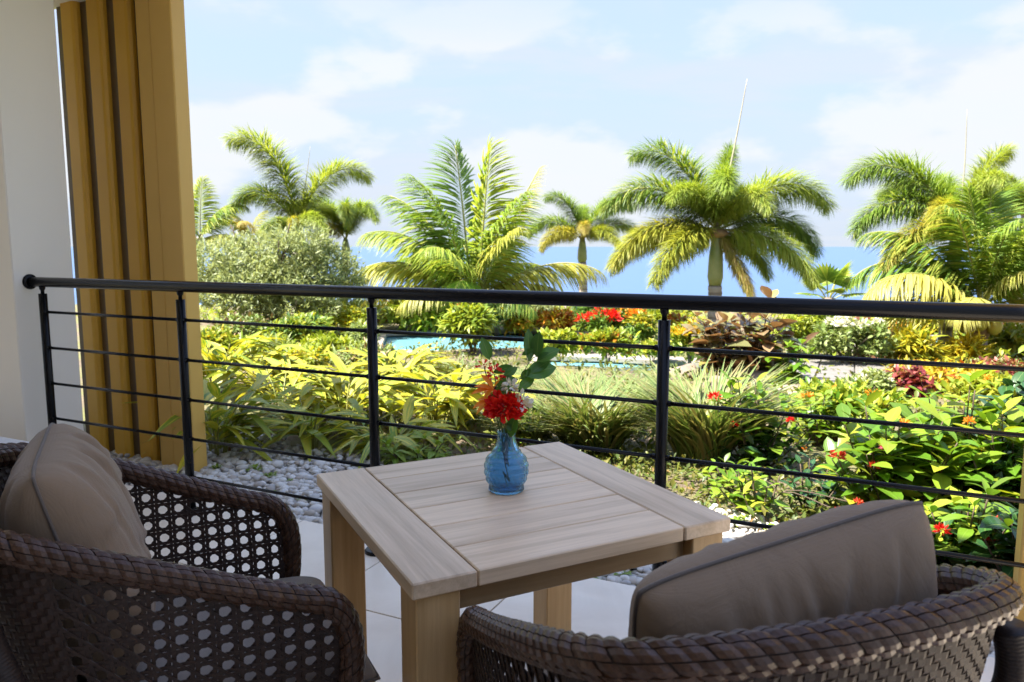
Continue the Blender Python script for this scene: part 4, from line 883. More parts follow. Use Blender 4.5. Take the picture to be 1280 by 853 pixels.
def grass(label, u, v, wpx, hpx, n, seed=None, group='striped grass clumps', mat='grass', bw=0.036):
    rg = np.random.default_rng(seed or int(u * 3 + v)); P = on_ground(u, v); k = ppm(P); h = hpx / k * 1.25; rx = wpx / k / 2
    n = int(n * 1.4); t = thing('grass_clump', label, 'grass', P, 0, group); tm = leaf_template(1, bw, 6, 0.4, 0.60, 0.35)
    nc = max(1, n // 45); cc = rg.normal(size=(nc, 2)) * rx * 0.22; ci = rg.integers(0, nc, n); a = rg.uniform(0, 2 * pi, n); lean = rg.uniform(0.1, 1.0, n) ** 0.8 * min(1.25, rx / h * 1.1)
    d = np.stack([np.cos(a) * lean, np.sin(a) * lean * 0.85, np.ones(n)], 1); up = np.stack([-np.cos(a), -np.sin(a), np.full(n, .6)], 1)
    # up is chosen so that the blade bends over outwards
    R = rot_from(d, np.stack([-np.cos(a), -np.sin(a), np.full(n, 0.35)], 1)); p = np.stack([cc[ci, 0] + np.cos(a) * 0.03, cc[ci, 1] + np.sin(a) * 0.03, np.full(n, -0.02)], 1)
    o = link('blades', merged('blades', tm, R, h * rg.uniform(.6, 1.1, n), p, rg.random(n), LM[mat]), t); o['kind'] = 'stuff'; return t
# ================================================================== palms
LF_FOX = leaf_template(1, 0.045, 2, 0.3, 0.45, 0.4); LF_COC = leaf_template(1, 0.050, 4, 0.35, 0.55, 0.4)
M['rachis'] = leafmat('palm_rachis', [(0.30, 0.31, 0.08), (0.36, 0.33, 0.10)], trans=0.0)
M['husk'] = simple('palm_husk', (0.32, 0.20, 0.09), (0.20, 0.12, 0.06), 0.9, 12, 0.6, bdist=0.01)
M['shaft'] = simple('green_crownshaft', (0.20, 0.24, 0.07), (0.30, 0.30, 0.12), 0.5, 4, 0.1)
M['coconut'] = simple('young_coconut', (0.40, 0.37, 0.05), (0.46, 0.30, 0.04), 0.45, 6, 0.1)
M['spear'] = simple('dry_spear', (0.36, 0.33, 0.23), (0.28, 0.25, 0.17), 0.8, 12, 0.2)
m, nt, b, o = newmat('palm_trunk'); v = objvec(nt, randomize=True); s = N(nt, 'ShaderNodeSeparateXYZ'); L(nt, v, s.inputs[0])
wv = N(nt, 'ShaderNodeTexWave', bands_direction='Z'); wv.inputs['Scale'].default_value = 2.3; wv.inputs['Distortion'].default_value = 1.2; wv.inputs['Detail'].default_value = 3; L(nt, v, wv.inputs['Vector'])
L(nt, mixc(nt, ramp(nt, wv.outputs['Fac'], [(0.1, (0, 0, 0)), (0.45, (1, 1, 1))]), (0.20, 0.16, 0.13), mixc(nt, noise(nt, 6, 5, 0.6, v), (0.38, 0.34, 0.30), (0.30, 0.24, 0.20))), b.inputs['Base Color']); b.inputs['Roughness'].default_value = 0.9; bump(nt, b, wv.outputs['Fac'], 0.6, 0.02); M['trunk'] = m
def frond(par, org, d0, Ln, droop, style, mat, rg, n=None, wid=1.0):
    d = np.array(d0, float); d /= np.linalg.norm(d); K = 28; ds = Ln / K; P = [np.zeros(3)]; 
    for i in range(K):
        P.append(P[-1] + d * ds); d = d + np.array([0, 0, -1.0]) * droop / K * (0.25 + 2.3 * (i / K) ** 1.3); d /= np.linalg.norm(d)
    P = np.array(P); T_ = np.gradient(P, axis=0); T_ /= np.linalg.norm(T_, axis=1)[:, None]
    sd = np.cross(T_, (0, 0, 1.0)); bad = np.linalg.norm(sd, axis=1) < 0.15
    alt = np.cross(np.array(d0, float) * np.array([1, 1, 0]) + np.array([1e-3, 0, 0]), (0, 0, 1.0)); alt /= np.linalg.norm(alt); sd[bad] = alt; sd /= np.linalg.norm(sd, axis=1)[:, None]
    ref = sd[len(sd) // 2]; sd *= np.where((sd @ ref) < 0, -1, 1)[:, None]; up = np.cross(sd, T_); up *= np.where(up[:, 2:3] < -0.3, -1, 1)
    if style == 'fox':
        n = n or 1500; t = np.clip(rg.uniform(0.10, 1.0, n), 0, 0.999); x = t * K; i = np.minimum(x.astype(int), K - 1); f = (x - i)[:, None]; p = P[i] * (1 - f) + P[i + 1] * f
        a = rg.uniform(0, 2 * pi, n); rad = sd[i] * np.cos(a)[:, None] + up[i] * np.sin(a)[:, None]
        dr = rad * 0.80 + T_[i] * rg.uniform(.45, .95, (n, 1)); ll = Ln * 0.215 * wid * (0.45 + 0.55 * np.sin(pi * np.clip(t * 0.80 + 0.16, 0, 1))) * rg.uniform(.8, 1.15, n); tm = LF_FOX
        U = np.array([0, 0, 1.0]) + rdir(n, rg) * .3
    else:
        n = n or 230; t = np.linspace(0.13, 0.995, n); sg = np.where(np.arange(n) % 2 == 0, 1, -1); x = t * K; i = np.minimum(x.astype(int), K - 1); f = (x - i)[:, None]; p = P[i] * (1 - f) + P[i + 1] * f
        dr = sd[i] * sg[:, None] * (1.0 - 0.55 * t[:, None] ** 3) * rg.uniform(.8, 1.1, (n, 1)) + T_[i] * (0.55 + 0.7 * t[:, None] ** 2) + up[i] * 0.12 + np.array([0, 0, -0.28]) + rdir(n, rg) * .20
        ll = Ln * 0.33 * wid * (0.35 + 0.65 * np.sin(pi * np.clip(t * 0.85 + 0.12, 0, 1))) * rg.uniform(.85, 1.1, n); tm = LF_COC; U = up[i] + np.array([0, 0, 0.6])
    tint = np.clip(rg.random() * 0.5 + rg.random(n) * 0.5, 0, 0.999)
    fr = link('frond', merged('frond', tm, rot_from(dr, U), ll, p, tint, LM[mat]), par, org)
    mb = MB(); mb.tube(P, np.linspace(0.011, 0.003, K + 1) * Ln, 5); mb.build('rachis', M['rachis'], fr, True); return fr
def palm(name, label, base, crown, Y, trunk_px, fronds, style, mats, seed, shaft=0.0, spear=None, nuts=0, group=None, husk=0.0, extra=None):
    """fronds: (right, depth, up, length in photo pixels, droop, material index)"""
    rg = np.random.default_rng(seed); B = on_ground(*base) if Y is None else None
    if B is None: B = px_at(base[0], base[1], Y); B[2] = float(ground0(B[0], B[1]))
    Yc = B[1]; C = px_at(crown[0], crown[1], Yc); k = ppm(C); t = thing(name, label, 'palm tree', B, 0, group); C = C - B; r = trunk_px / k / 2
    top = C.copy(); H_ = C[2]; sh = shaft / k
    Q = spline([(0, 0, -0.2), (C[0] * .25, C[1] * .25, H_ * .4), (C[0] * .8, C[1] * .8, (H_ - sh) * .93), C - np.array([0, 0, sh])], 40)
    rr = r * (1.0 + 0.45 * np.exp(-np.linspace(0, 6, 40))) * (1 + 0.04 * np.sin(np.arange(40) * 2.4)); mb = MB(); mb.tube(Q, rr, 14); mb.build('trunk', M['trunk'], t, True)
    if shaft:
        mb = MB(); z0 = C - np.array([0, 0, sh]); mb.tube([z0, z0 + (0, 0, sh * .15), z0 + (0, 0, sh * .5), C + (0, 0, sh * .05)], [r * .9, r * 1.15, r * 1.05, r * .55], 14); mb.build('crownshaft', M['shaft'], t, True)
    if husk:
        mb = MB(); mb.tube([C - np.array([0, 0, husk / k]), C - np.array([0, 0, husk / k * .5]), C], [r * 1.1, r * 1.9, r * 1.2], 12); mb.build('husk', M['husk'], t, True)
    for q in fronds: frond(t, C + np.array([rg.normal() * r * .3, rg.normal() * r * .3, 0]), q[:3], q[3] / k, q[4], style, mats[q[5]], rg, wid=q[6] if len(q) > 6 else 1.0)
    if spear:
        tip = px_at(spear[0], spear[1], Yc) - B; b0 = C + np.array([0, 0, 0.05]); ln = np.linalg.norm(tip - b0); mb = MB(); mb.tube(spline([b0, b0 * .5 + tip * .5 + (0.02, 0, 0), tip], 12), np.linspace(0.022, 0.006, 12) * spear[2], 8); mb.build('spear', M['spear'], t, True)
    for i in range(nuts):
        a = 2 * pi * i / nuts; mb = MB(); mb.ball((0, 0, 0), (0.10, 0.10, 0.125), 10, 7); mb.build('coconut', M['coconut'], t, True, C + np.array([cos(a) * (r + .10), sin(a) * (r + .10), -0.18 - 0.05 * (i % 2)]))
    return t
palm('foxtail_palm', 'foxtail palm with three arching fronds rising behind the olive bush', (372, 402), (373, 282), 15.5, 15, [(-.26, .0, 1.0, 150, 2.1, 0), (.48, .05, 1.0, 128, 2.0, 0), (-.62, .1, .85, 110, 2.2, 0), (.55, -.5, .35, 70, 1.5, 0), (-.45, -.7, .25, 65, 1.5, 0), (.1, -.9, .4, 50, 1.6, 1), (.3, .8, .6, 95, 1.4, 0), (-.25, .8, .6, 100, 1.4, 0)], 'fox', ['palm', 'palm_y', 'palm_d'], 1, 26, (388, 183, .7), group='foxtail palms')
palm('feather_palm', 'low feather palm half hidden by the gold screen', (240, 402), (250, 300), 16.0, 12, [(.1, -.1, 1, 75, .9, 0), (-.5, 0, .9, 80, 1.2, 0), (.55, -.1, .75, 85, 1.3, 0), (.75, -.3, .25, 75, 1.2, 1), (-.3, -.6, .7, 70, 1.1, 0), (.35, .5, 1, 70, 1, 0)], 'coco', ['coco', 'coco_y'], 2, 0, None)
palm('feather_palm', 'small feather palm with hanging drying fronds above the olive bush', (312, 402), (315, 298), 17.0, 10, [(-.6, 0, .7, 60, 1.6, 1), (.6, .1, .6, 62, 1.7, 1), (0, -.6, .7, 50, 1.5, 2), (.2, .3, 1, 45, 1.3, 1), (-.3, -.3, .9, 45, 1.4, 2)], 'coco', ['palm', 'palm_y', 'palm_d'], 3)
palm('foxtail_palm', 'slim foxtail palm with drooping fronds between olive bush and coconut palm', (430, 404), (432, 300), 17.0, 10, [(-.3, -.1, 1.0, 75, 2.2, 0), (.35, -.3, .9, 85, 2.6, 0), (.1, -.4, .9, 90, 3.2, 0), (.2, .2, 1, 55, 1.5, 0), (-.4, -.5, .6, 70, 3.0, 1)], 'fox', ['palm', 'palm_y', 'palm_d'], 4, 20, None, group='foxtail palms')
palm('coconut_palm', 'bushy coconut palm with long fronds rising behind the pool, left of centre', (598, 412), (593, 372), 14.5, 22, [(-.10, .1, 1, 190, .25, 0), (.08, -.05, 1, 182, .2, 0), (.42, .1, 1, 178, .25, 1, .6), (-.50, .1, .95, 170, .9, 0), (-.62, -.2, .80, 165, 1.15, 0), (-.85, -.1, .60, 175, 1.35, 1), (.80, -.1, .50, 165, .95, 1), (.32, -.55, .85, 135, .8, 1), (-.30, -.6, .75, 130, 1.0, 0), (-.75, -.5, .28, 110, 1.0, 1), (.55, -.6, .2, 105, .9, 0), (.2, .6, .9, 150, .8, 0), (-.2, .7, .8, 150, .9, 0), (.65, .4, .6, 130, 1.1, 0), (-1, .1, .3, 150, .9, 1), (-.30, -.25, 1, 170, .9, 0), (.30, -.35, 1, 160, .95, 0), (-.7, .4, .7, 150, 1.3, 0), (.95, .1, .35, 130, 1.0, 1), (-.15, -.8, .5, 105, 1.2, 0)], 'coco', ['coco', 'coco_y'], 5, 0, None, 3, husk=38, group='coconut palms')
palm('foxtail_palm', 'slender ringed foxtail palm standing behind red flowers at mid frame', (729, 408), (728, 298), 19.0, 10.5, [(-.35, 0, 1, 78, 1.9, 0), (.55, 0, .95, 85, 1.8, 0), (-.75, -.1, .65, 80, 1.9, 0), (.80, .05, .55, 80, 1.5, 0), (-.6, -.5, .3, 75, 1.6, 1), (.5, -.6, .35, 70, 1.6, 1), (.05, .6, .9, 75, 1.5, 0), (0, -.7, .6, 55, 1.7, 2)], 'fox', ['palm', 'palm_y', 'palm_d'], 6, 30, None, group='foxtail palms')
palm('foxtail_palm', 'tall foxtail palm with thick pale trunk and upright dry spear behind bronze shrub', (892, 432), (896, 287), 12.5, 17, [(-.42, .1, 1, 158, 1.75, 0), (.18, .25, 1, 118, .85, 0), (-.78, -.05, .72, 165, 1.7, 0), (.72, 0, .75, 165, 1.8, 0), (.95, .1, .38, 150, 1.7, 0), (-.05, -.55, .95, 130, 2.2, 0), (.25, -.6, .75, 115, 2.0, 0), (-.85, -.25, .15, 150, 1.35, 1), (-.6, -.6, -.05, 150, 1.1, 1), (.70, -.45, -.05, 140, 1.3, 0), (.55, .3, -.1, 120, 1.2, 0), (-.35, .7, .9, 130, 1.5, 0), (.5, .6, .8, 130, 1.5, 0), (-.9, .3, .1, 150, 1.3, 1), (.35, -.2, -.6, 95, .5, 2), (-.4, -.3, .7, 110, 1.9, 0)], 'fox', ['palm', 'palm_y', 'palm_d'], 7, 70, (934, 99, 1.0), husk=10, group='foxtail palms')
palm('foxtail_palm', 'leaning foxtail palm with thin spear at far right behind the coconut palm', (1179, 447), (1199, 278), None, 15, [(-.70, .1, .95, 165, 1.75, 0), (.45, .15, 1.05, 125, 1.2, 0), (-.85, -.05, .45, 150, 1.6, 0), (-.75, -.3, .0, 140, 1.2, 1), (.8, 0, .7, 130, 1.7, 0), (0, -.5, .9, 100, 1.9, 0), (.1, .6, .9, 110, 1.4, 0), (-.4, .6, .8, 130, 1.5, 0), (.7, .3, .1, 110, 1.3, 1), (-.5, -.5, .4, 110, 1.8, 1)], 'fox', ['palm', 'palm_y', 'palm_d'], 8, 0, (1209, 137, .6), husk=16, group='foxtail palms')
palm('coconut_palm', 'short coconut palm carrying yellow nuts at the right of frame', (1223, 455), (1226, 385), None, 17, [(-.72, -.2, .50, 185, 1.35, 1), (-.60, .1, .85, 180, 1.25, 0), (-.25, -.2, 1, 160, .75, 0), (.05, .1, 1, 160, .5, 0), (.35, 0, .95, 165, .9, 0), (.75, -.1, .65, 170, 1.2, 0), (.65, -.5, .3, 120, 1.1, 1), (-.55, -.65, .35, 125, 1.2, 1), (.1, -.7, .75, 110, 1.1, 1), (-.9, .2, .25, 165, 1.0, 1), (-.4, .6, .8, 150, 1.0, 0), (.4, .6, .8, 150, 1.0, 0), (.18, -.35, 1, 150, .9, 0), (-.95, 0, .12, 150, .7, 1), (-.42, -.3, 1, 165, .95, 0), (.55, .2, 1, 160, .9, 0), (-.12, -.5, 1, 150, 1.1, 0), (.3, -.6, .8, 130, 1.2, 0), (-.75, .1, .7, 175, 1.5, 0)], 'coco', ['coco', 'coco_y'], 9, 0, None, 6, husk=40, group='coconut palms')
palm('foxtail_palm', 'foxtail palm at frame edge, its grey trunk right of the coconut palm', (1270, 436), (1286, 255), None, 14, [(-.6, 0, .9, 70, 1.8, 0), (-.8, -.2, .4, 80, 1.7, 0), (.4, 0, 1, 110, 1.5, 0), (-.5, -.4, .1, 90, 1.4, 1), (.7, 0, .5, 110, 1.6, 0), (0, -.5, .8, 80, 1.9, 1)], 'fox', ['palm', 'palm_y', 'palm_d'], 10, 0, None, husk=14, group='foxtail palms')
# fan palm
fp = px_at(1035, 380, 15.0); fp[2] = float(ground0(fp[0], fp[1])); kf = ppm(px_at(1035, 355, 15.0)); ft = thing('fan_palm', 'small fan palm with star shaped leaves against the sea', 'palm tree', fp)
rg = np.random.default_rng(31); zc = px_at(1035, 372, 15.0)[2] - fp[2]
mb = MB(); mb.tube([(0, 0, -.2), (0, 0, zc)], [0.12, 0.10], 10); mb.build('trunk', M['trunk'], ft, True)
for i, (dx, dy, dz, ln) in enumerate([(-.9, -.3, .7, 36), (-.3, -.4, 1, 40), (.35, -.3, 1, 42), (.95, -.2, .7, 44), (.1, -.9, .5, 26), (-.6, .5, .8, 38), (.6, .5, .9, 40), (1, -.4, .2, 38), (-1, -.2, .2, 36)]):
    d = np.array([dx, dy, dz]); d /= np.linalg.norm(d); e = d * ln / kf * 0.6 + np.array([0, 0, zc]); n = 22; a = np.linspace(-1.9, 1.9, n); sd_ = np.cross(d, (0, 0, 1.0)); sd_ /= np.linalg.norm(sd_); nz = np.cross(sd_, d)
    dd = np.cos(a)[:, None] * d + np.sin(a)[:, None] * sd_; fr = link('frond', merged('frond', leaf_template(1, .16, 3, .35, .15, .45), rot_from(dd, np.tile(nz, (n, 1))), np.full(n, ln / kf * .75) * (1 - .12 * np.abs(a)), np.tile(e, (n, 1)), rg.random(n), LM['palm']), ft)
    mb = MB(); mb.tube(spline([(0, 0, zc - .1), e * .6 + np.array([0, 0, zc * .4]), e], 8), 0.012, 5); mb.build('rachis', M['rachis'], fr, True)

# ================================================================== far house down the slope
m, nt, b, o = newmat('cream_render'); b.inputs['Base Color'].default_value = (0.62, 0.50, 0.38, 1); b.inputs['Roughness'].default_value = 0.85; M['cream'] = m
M['pane'] = simple('window_glass', (0.05, 0.07, 0.09), (0.05, 0.07, 0.09), 0.1, 3, 0)
hp = px_at(678, 392, 66.0); hz = float(ground0(hp[0], hp[1])); top = px_at(678, 383, 66.0)[2]; hh = top - hz
hs = thing('far_house', 'flat roofed cream house far below the garden against the sea', 'house', (hp[0], hp[1], hz))
mb = MB(); mb.box((0, 0, hh / 2), (4.4, 4.5, hh)); mb.build('wall', M['cream'], hs)
mb = MB(); mb.box((0, 0, hh + 0.08), (4.7, 4.8, 0.16)); mb.build('roof', M['cream'], hs)
for x_ in (-1.4, 0.1, 1.5):
    mb = MB(); mb.box((x_, -2.256, hh - 0.95), (0.75, 0.03, 0.9)); f_ = mb.build('window', M['plaster'], hs); mb = MB(); mb.box((x_, -2.275, hh - 0.95), (0.62, 0.02, 0.78)); mb.build('pane', M['pane'], f_)

# ================================================================== shrubs: far rows first
def bsh(label, u, v, wp, hp_, leaf, tm, ll, n, **k): return bush(k.pop('name', 'shrub'), label, k.pop('cat', 'shrub'), u, v, wp, hp_, leaf, tm, ll, n, **k)
bush('olive_bush', 'large rounded grey-green olive bush beside the gold screen', 'tree', 344, 420, 236, 160, 'olive', leaf_template(1, 0.26, 2, .25, .1, .5), 0.115, 34000, seed=5, depth=.8, base=.0, lumps=44, bare=.10)
bsh('orange-red croton hedge at the sea edge between two railing posts', 478, 402, 70, 20, 'orange', LONG, .16, 1500, name='croton', depth=.6, lumps=8)
bsh('wide lime green shrub behind the left pool water', 528, 414, 118, 40, 'lime', LONG, .20, 3600, depth=.5, lumps=14)
bsh('upright lime shrub growing at the pool between water and coconut palm', 592, 442, 60, 60, 'lime', LONG, .17, 2200, depth=.7, lumps=10)
bsh('tall yellowish cane shrub in front of the coconut palm trunk', 622, 416, 60, 44, 'pale', NARROW, .20, 1800, depth=.7, lumps=8, second=('yellow', .3))
bsh('orange tinted croton behind the lime shrubs', 560, 401, 60, 20, 'orange', LONG, .15, 900, name='croton', depth=.6)
bsh('pale grey-green shrub below the far house', 668, 404, 92, 27, 'olive', LONG, .14, 1800, depth=.6, lumps=10)
bsh('dark green clipped hedge beside slender ringed palm', 756, 402, 105, 22, 'green', OV, .12, 2400, depth=.5, lumps=12)
bsh('low green hedge behind orange flowers near the tall palm', 832, 404, 90, 24, 'lime', OV, .13, 2000, depth=.5, lumps=12)
bsh('yellow and orange croton at the far pool edge', 660, 419, 54, 28, 'yellow', LONG, .15, 1300, name='croton', second=('orange', .35), lumps=7)
bsh('orange croton between yellow croton and slender palm', 700, 421, 46, 34, 'orange', LONG, .15, 1200, name='croton', second=('yellow', .3), lumps=7)
bsh('red flowering bush at the foot of slender ringed palm', 748, 424, 56, 36, 'green', OV, .12, 1300, flowers=('red', 7, .17), lumps=8)
bsh('orange-red flowering bush beside the red flowering bush', 786, 424, 44, 36, 'green', OV, .12, 1000, flowers=('orange', 6, .17), lumps=7)
bsh('bright yellow topped croton behind fourth railing post', 806, 436, 42, 48, 'green', LONG, .13, 1100, name='croton', second=('yellow', .85, .6), lumps=7)
bsh('orange croton tucked beside the bright yellow croton', 842, 424, 36, 30, 'orange', LONG, .14, 900, name='croton', second=('lime', .4), lumps=6)
bsh('green groundcover mound at the island edge by the pool channel', 700, 446, 70, 30, 'lime', OV, .11, 1500, lumps=8, depth=.5)
bsh('green mound with orange sprays beside pool channel coping', 760, 449, 78, 34, 'lime', OV, .11, 1700, lumps=9, depth=.5, second=('orange', .12))
bsh('low yellow-green mound right of the pool channel coping', 815, 452, 50, 22, 'lime', OV, .10, 900, lumps=6, depth=.5)
bsh('yellow flowering shrub left of the bronze leaved shrub', 862, 458, 58, 60, 'lime', OV, .10, 1800, flowers=('yellowf', 9, .10), lumps=9)
bsh('light green airy shrub right of the bronze leaved shrub', 1012, 452, 98, 78, 'lime', OV, .09, 3600, lumps=14, seed=77)
bsh('white blossomed pale shrub beside the brown post', 1062, 462, 110, 72, 'pale', OV, .085, 3400, flowers=('white', 14, .085), lumps=14, seed=78)
bsh('round orange croton ball nearest the brown post', 1103, 424, 24, 18, 'orange', LONG, .12, 600, name='croton', lumps=5)
bsh('wider orange croton beside far turquoise water', 1130, 425, 36, 24, 'orange', LONG, .13, 900, name='croton', second=('yellow', .25), lumps=6)
bsh('yellow-green shrub between far water and leaning palm trunk', 1156, 425, 40, 32, 'lime', LONG, .16, 1100, second=('yellow', .4), lumps=6)
bsh('lime shrub filling the gap between the two right trunks', 1203, 428, 46, 36, 'lime', LONG, .16, 1200, lumps=7)
bsh('green shrub with pink blooms behind the coconut trunk', 1250, 426, 60, 34, 'green', OV, .12, 1400, flowers=('pink', 8, .11), lumps=8)
bsh('pale dry shrubs under the olive bush canopy', 300, 432, 110, 40, 'pale', OV, .10, 2000, lumps=10, second=('dry', .2))
bsh('green leafy shrub below the right side of olive bush', 385, 436, 100, 42, 'lime', LONG, .14, 1800, lumps=10, second=('green', .4))
bsh('yellowish shrub between olive bush and third railing post', 438, 424, 56, 44, 'lime', OV, .11, 1300, lumps=8, second=('yellow', .25))
bsh('pale bush by pool water left of the lime shrub', 456, 440, 40, 34, 'pale', NARROW, .16, 900, lumps=6)
bsh('yellow strap leaved clump before far turquoise water', 1138, 458, 60, 32, 'yellow', NARROW, .26, 900, name='yellow_clump', cat='plant', lumps=6, second=('lime', .2))
bsh('yellow strap leaved clump between the two palm trunks', 1202, 458, 30, 26, 'yellow', NARROW, .24, 700, name='yellow_clump', cat='plant', lumps=5)
bsh('yellow strap leaved clump right of coconut palm trunk', 1262, 452, 62, 42, 'yellow', NARROW, .26, 900, name='yellow_clump', cat='plant', lumps=6, second=('lime', .25))
bsh('low red and pink leaved bed plant at right edge', 1256, 474, 76, 20, 'redc', OV, .10, 900, name='bed_plant', cat='plant', lumps=7, second=('pale', .3))
bsh('yellow-orange low croton below the leaning palm', 1170, 492, 110, 34, 'yellow', LONG, .13, 1900, name='croton', lumps=10, second=('orange', .35))
bsh('dark red leaved cordyline clump in the middle of the bed', 1135, 502, 44, 36, 'redc', LONG, .16, 420, name='cordyline', cat='plant', lumps=6)
bsh('pale flowering low shrub left of the red cordyline', 1085, 500, 66, 34, 'pale', OV, .08, 1300, flowers=('white', 6, .06), lumps=8)
bsh('mixed green low shrub right of the red cordyline', 1236, 515, 110, 46, 'lime', OV, .10, 2300, lumps=10, flowers=('orange', 5, .06))
bsh('bushy yellow-green shrub with orange buds at bed centre', 1060, 548, 150, 74, 'lime', OV, .085, 3800, flowers=('orange', 5, .05), lumps=14, second=('ixora', .4))
bsh('low lime shrub on the ground left of pool water, nearest the gold screen', 270, 452, 90, 38, 'lime', LONG, .13, 1500, lumps=8, second=('yellow', .2))
bsh('low pale tufted shrub in the gap below the olive trunks', 335, 456, 84, 30, 'pale', NARROW, .17, 1300, lumps=8, second=('lime', .5))
bsh('low lime shrub just left of the pool corner', 408, 454, 86, 34, 'lime', OV, .10, 1700, lumps=9)
bsh('dry tinted low shrub beside pool corner behind ginger leaves', 455, 462, 70, 28, 'pale', NARROW, .16, 1100, lumps=7, second=('dry', .15))
bsh('small yellow leaved shrub behind ginger in the second bay', 372, 476, 80, 34, 'lime', LONG, .12, 1300, lumps=7, second=('yellow', .4))
bsh('lime hedge far behind the olive bush at garden edge', 420, 404, 110, 30, 'lime', OV, .14, 1900, lumps=12, depth=.5)
# brown slatted post and boulders, path
M['brownwood'] = woodmat('red_brown_timber', (0.26, 0.11, 0.07), (0.18, 0.07, 0.045), (0.32, 0.15, 0.10), 2)
bp = on_ground(1094, 452); kb = ppm(bp); ps = thing('brown_timber_screen', 'slanted red-brown timber slat screen behind white blossomed shrub', 'screen', bp, radians(-20))
for i in range(5):
    mb = MB(); hgt = (72 - i * 7) / kb; mb.box((0, 0, hgt / 2 - .05), (0.075, 0.035, hgt), None, .004); o = mb.build('slat', M['brownwood'], ps, False, (-0.20 + i * 0.085, 0, 0)); o.rotation_euler = (0, radians(-4 + i * 3), 0)
M['rock'] = simple('pale_rock', (0.27, 0.21, 0.17), (0.19, 0.145, 0.115), .9, 4, .7, bdist=.02)
def rock(label, u, v, wp, hp_, seed):
    P = on_ground(u, v); k = ppm(P); rg = np.random.default_rng(seed); mb = MB(); mb.ball((0, 0, 0), 1, 22, 14); V = mb.v[0]
    for i in range(9): d = rdir(1, rg)[0]; V = V - d * np.maximum(0, V @ d - rg.uniform(.62, .85))[:, None]
    for i in range(6): d = rdir(1, rg)[0]; V = V * (1 + .03 * np.sin(V @ d * rg.uniform(4, 9)))[:, None]
    mb.v[0] = V * np.array([wp / k / 2, wp / k / 2 * .8, hp_ / k * .62]) * 1.15; tag(mb.build('boulder', M['rock'], None, True, P + np.array([0, 0, hp_ / k * .30])), label, 'rock', 'boulders by the pool')
rock('pale pinkish boulder at the foot of the bronze leaved shrub', 940, 488, 52, 30, 1)
rock('pale boulder left of the bronze shrub beside pool channel', 858, 474, 40, 20, 2)
rock('pale boulder between striped grass and pool channel', 905, 490, 46, 22, 3)
rock('flat pale boulder in front of the grey paving', 1000, 498, 60, 18, 4)
rock('pale rock among yellow clumps near the coconut trunk', 1170, 470, 44, 12, 6)
path = tag(link('path', None), kind='structure'); COL.objects.unlink(path); bpy.data.objects.remove(path)
pp_ = [on_ground(1040, 500), on_ground(1048, 448)]
M['paver'] = simple('grey_paver', (0.19, 0.175, 0.16), (0.15, 0.135, 0.12), .8, 6, .3)
mb = MB(); A, B = pp_[0], pp_[1]; dirp = (B - A)[:2] / np.linalg.norm((B - A)[:2]); angp = atan2(dirp[1], dirp[0]); lp = np.linalg.norm((B - A)[:2]); mid = (A + B) / 2
slope = atan2(B[2] - A[2], lp); mb.box((0, 0, -.03), (lp, 1.2, .04)); path = tag(mb.build('path', M['grout'], None, False, mid + np.array([0, 0, .03]), (0, -slope, angp)), kind='structure')
nr = int(lp / .45); mb = MB(); mb.box((0, 0, 0), (lp / nr - .015, .385, .03), None, .004); pv = mb.mesh('paver', M['paver'])
for i in range(nr):
    for j in range(3): link('paver', pv, path, (-lp / 2 + (i + .5) * lp / nr, (j - 1) * .40, .006))
# ================================================================== the near planting bed
# bronze-leaved rubber plant
leafy('rubber_plant', 'bronze leaved rubber shrub with big rounded leaves beside the pool', 930, 484, 140, 122, 36, 5, UL, 0.29, seed=8, whorl=2, lowest=.15, fill=('ficus', 140, .2))
leafy('green_shrub', 'bright green broad leaved shrub at right foot of bronze shrub', 985, 492, 60, 84, 9, 4, XL, 0.20, seed=9, lowest=.2, fill=('ixora', 90, .12))
# variegated ginger, far to near
ginger('ginger clump farthest back, just right of the gold screen', 278, 492, 96, 96, 13, 7, .2, .36)
ginger('ginger clump behind third railing post beside pool water', 500, 492, 104, 64, 13, 7, .6, .36)
ginger('ginger clump in second bay just above middle bar', 352, 522, 120, 96, 13, 7, .45, .34)
ginger('ginger clump left of third railing post with arching yellow leaves', 432, 538, 120, 104, 14, 7, .55, .34)
ginger('ginger clump right of third railing post reaching towards the vase', 545, 540, 130, 104, 14, 7, .6, .34)
ginger('ginger clump with broad striped leaves drooping beside gold screen base', 272, 574, 90, 110, 11, 7, .25, .34)
ginger('low ginger clump whose leaves touch the pebbles below third railing post', 488, 572, 110, 66, 10, 6, .3, .28)
ginger('low ginger clump filling the bed centre behind the second bay bars', 390, 560, 120, 78, 11, 6, .5, .30)
ginger('ginger clump at far back between screen and second bay centre', 318, 484, 100, 74, 10, 6, .4, .33)
ginger('ginger clump behind the bouquet left of the striped grass', 600, 530, 90, 78, 10, 6, .5, .30)
leafy('fern_plant', 'small bright green ferny plant by the pebbles behind the table', 520, 588, 84, 46, 9, 4, FL, 0.14, seed=41, cat='plant', whorl=3, lowest=.1)
# striped grasses
grass('striped grass clump farthest left beside the ginger and pool', 566, 472, 100, 34, 300)
grass('striped grass clump behind the bouquet at the pool edge', 640, 488, 110, 40, 340)
grass('striped grass clump before pool channel, left of fourth post', 718, 500, 120, 46, 380)
grass('dry tinted striped grass clump just left of fourth post', 796, 514, 110, 56, 380)
grass('largest striped grass clump behind the right side of vase', 745, 566, 150, 104, 420)
grass('striped grass clump directly right of fourth post', 872, 578, 104, 122, 380)
grass('small striped grass clump between vase and large clump', 668, 556, 80, 72, 220)
grass('striped grass clump behind the fourth post by boulders', 850, 522, 90, 50, 260)
leafy('shrub', 'small yellow-green shrub showing just right of the red bouquet flower', 655, 560, 52, 66, 7, 4, XL, .11, seed=51, lowest=.2)
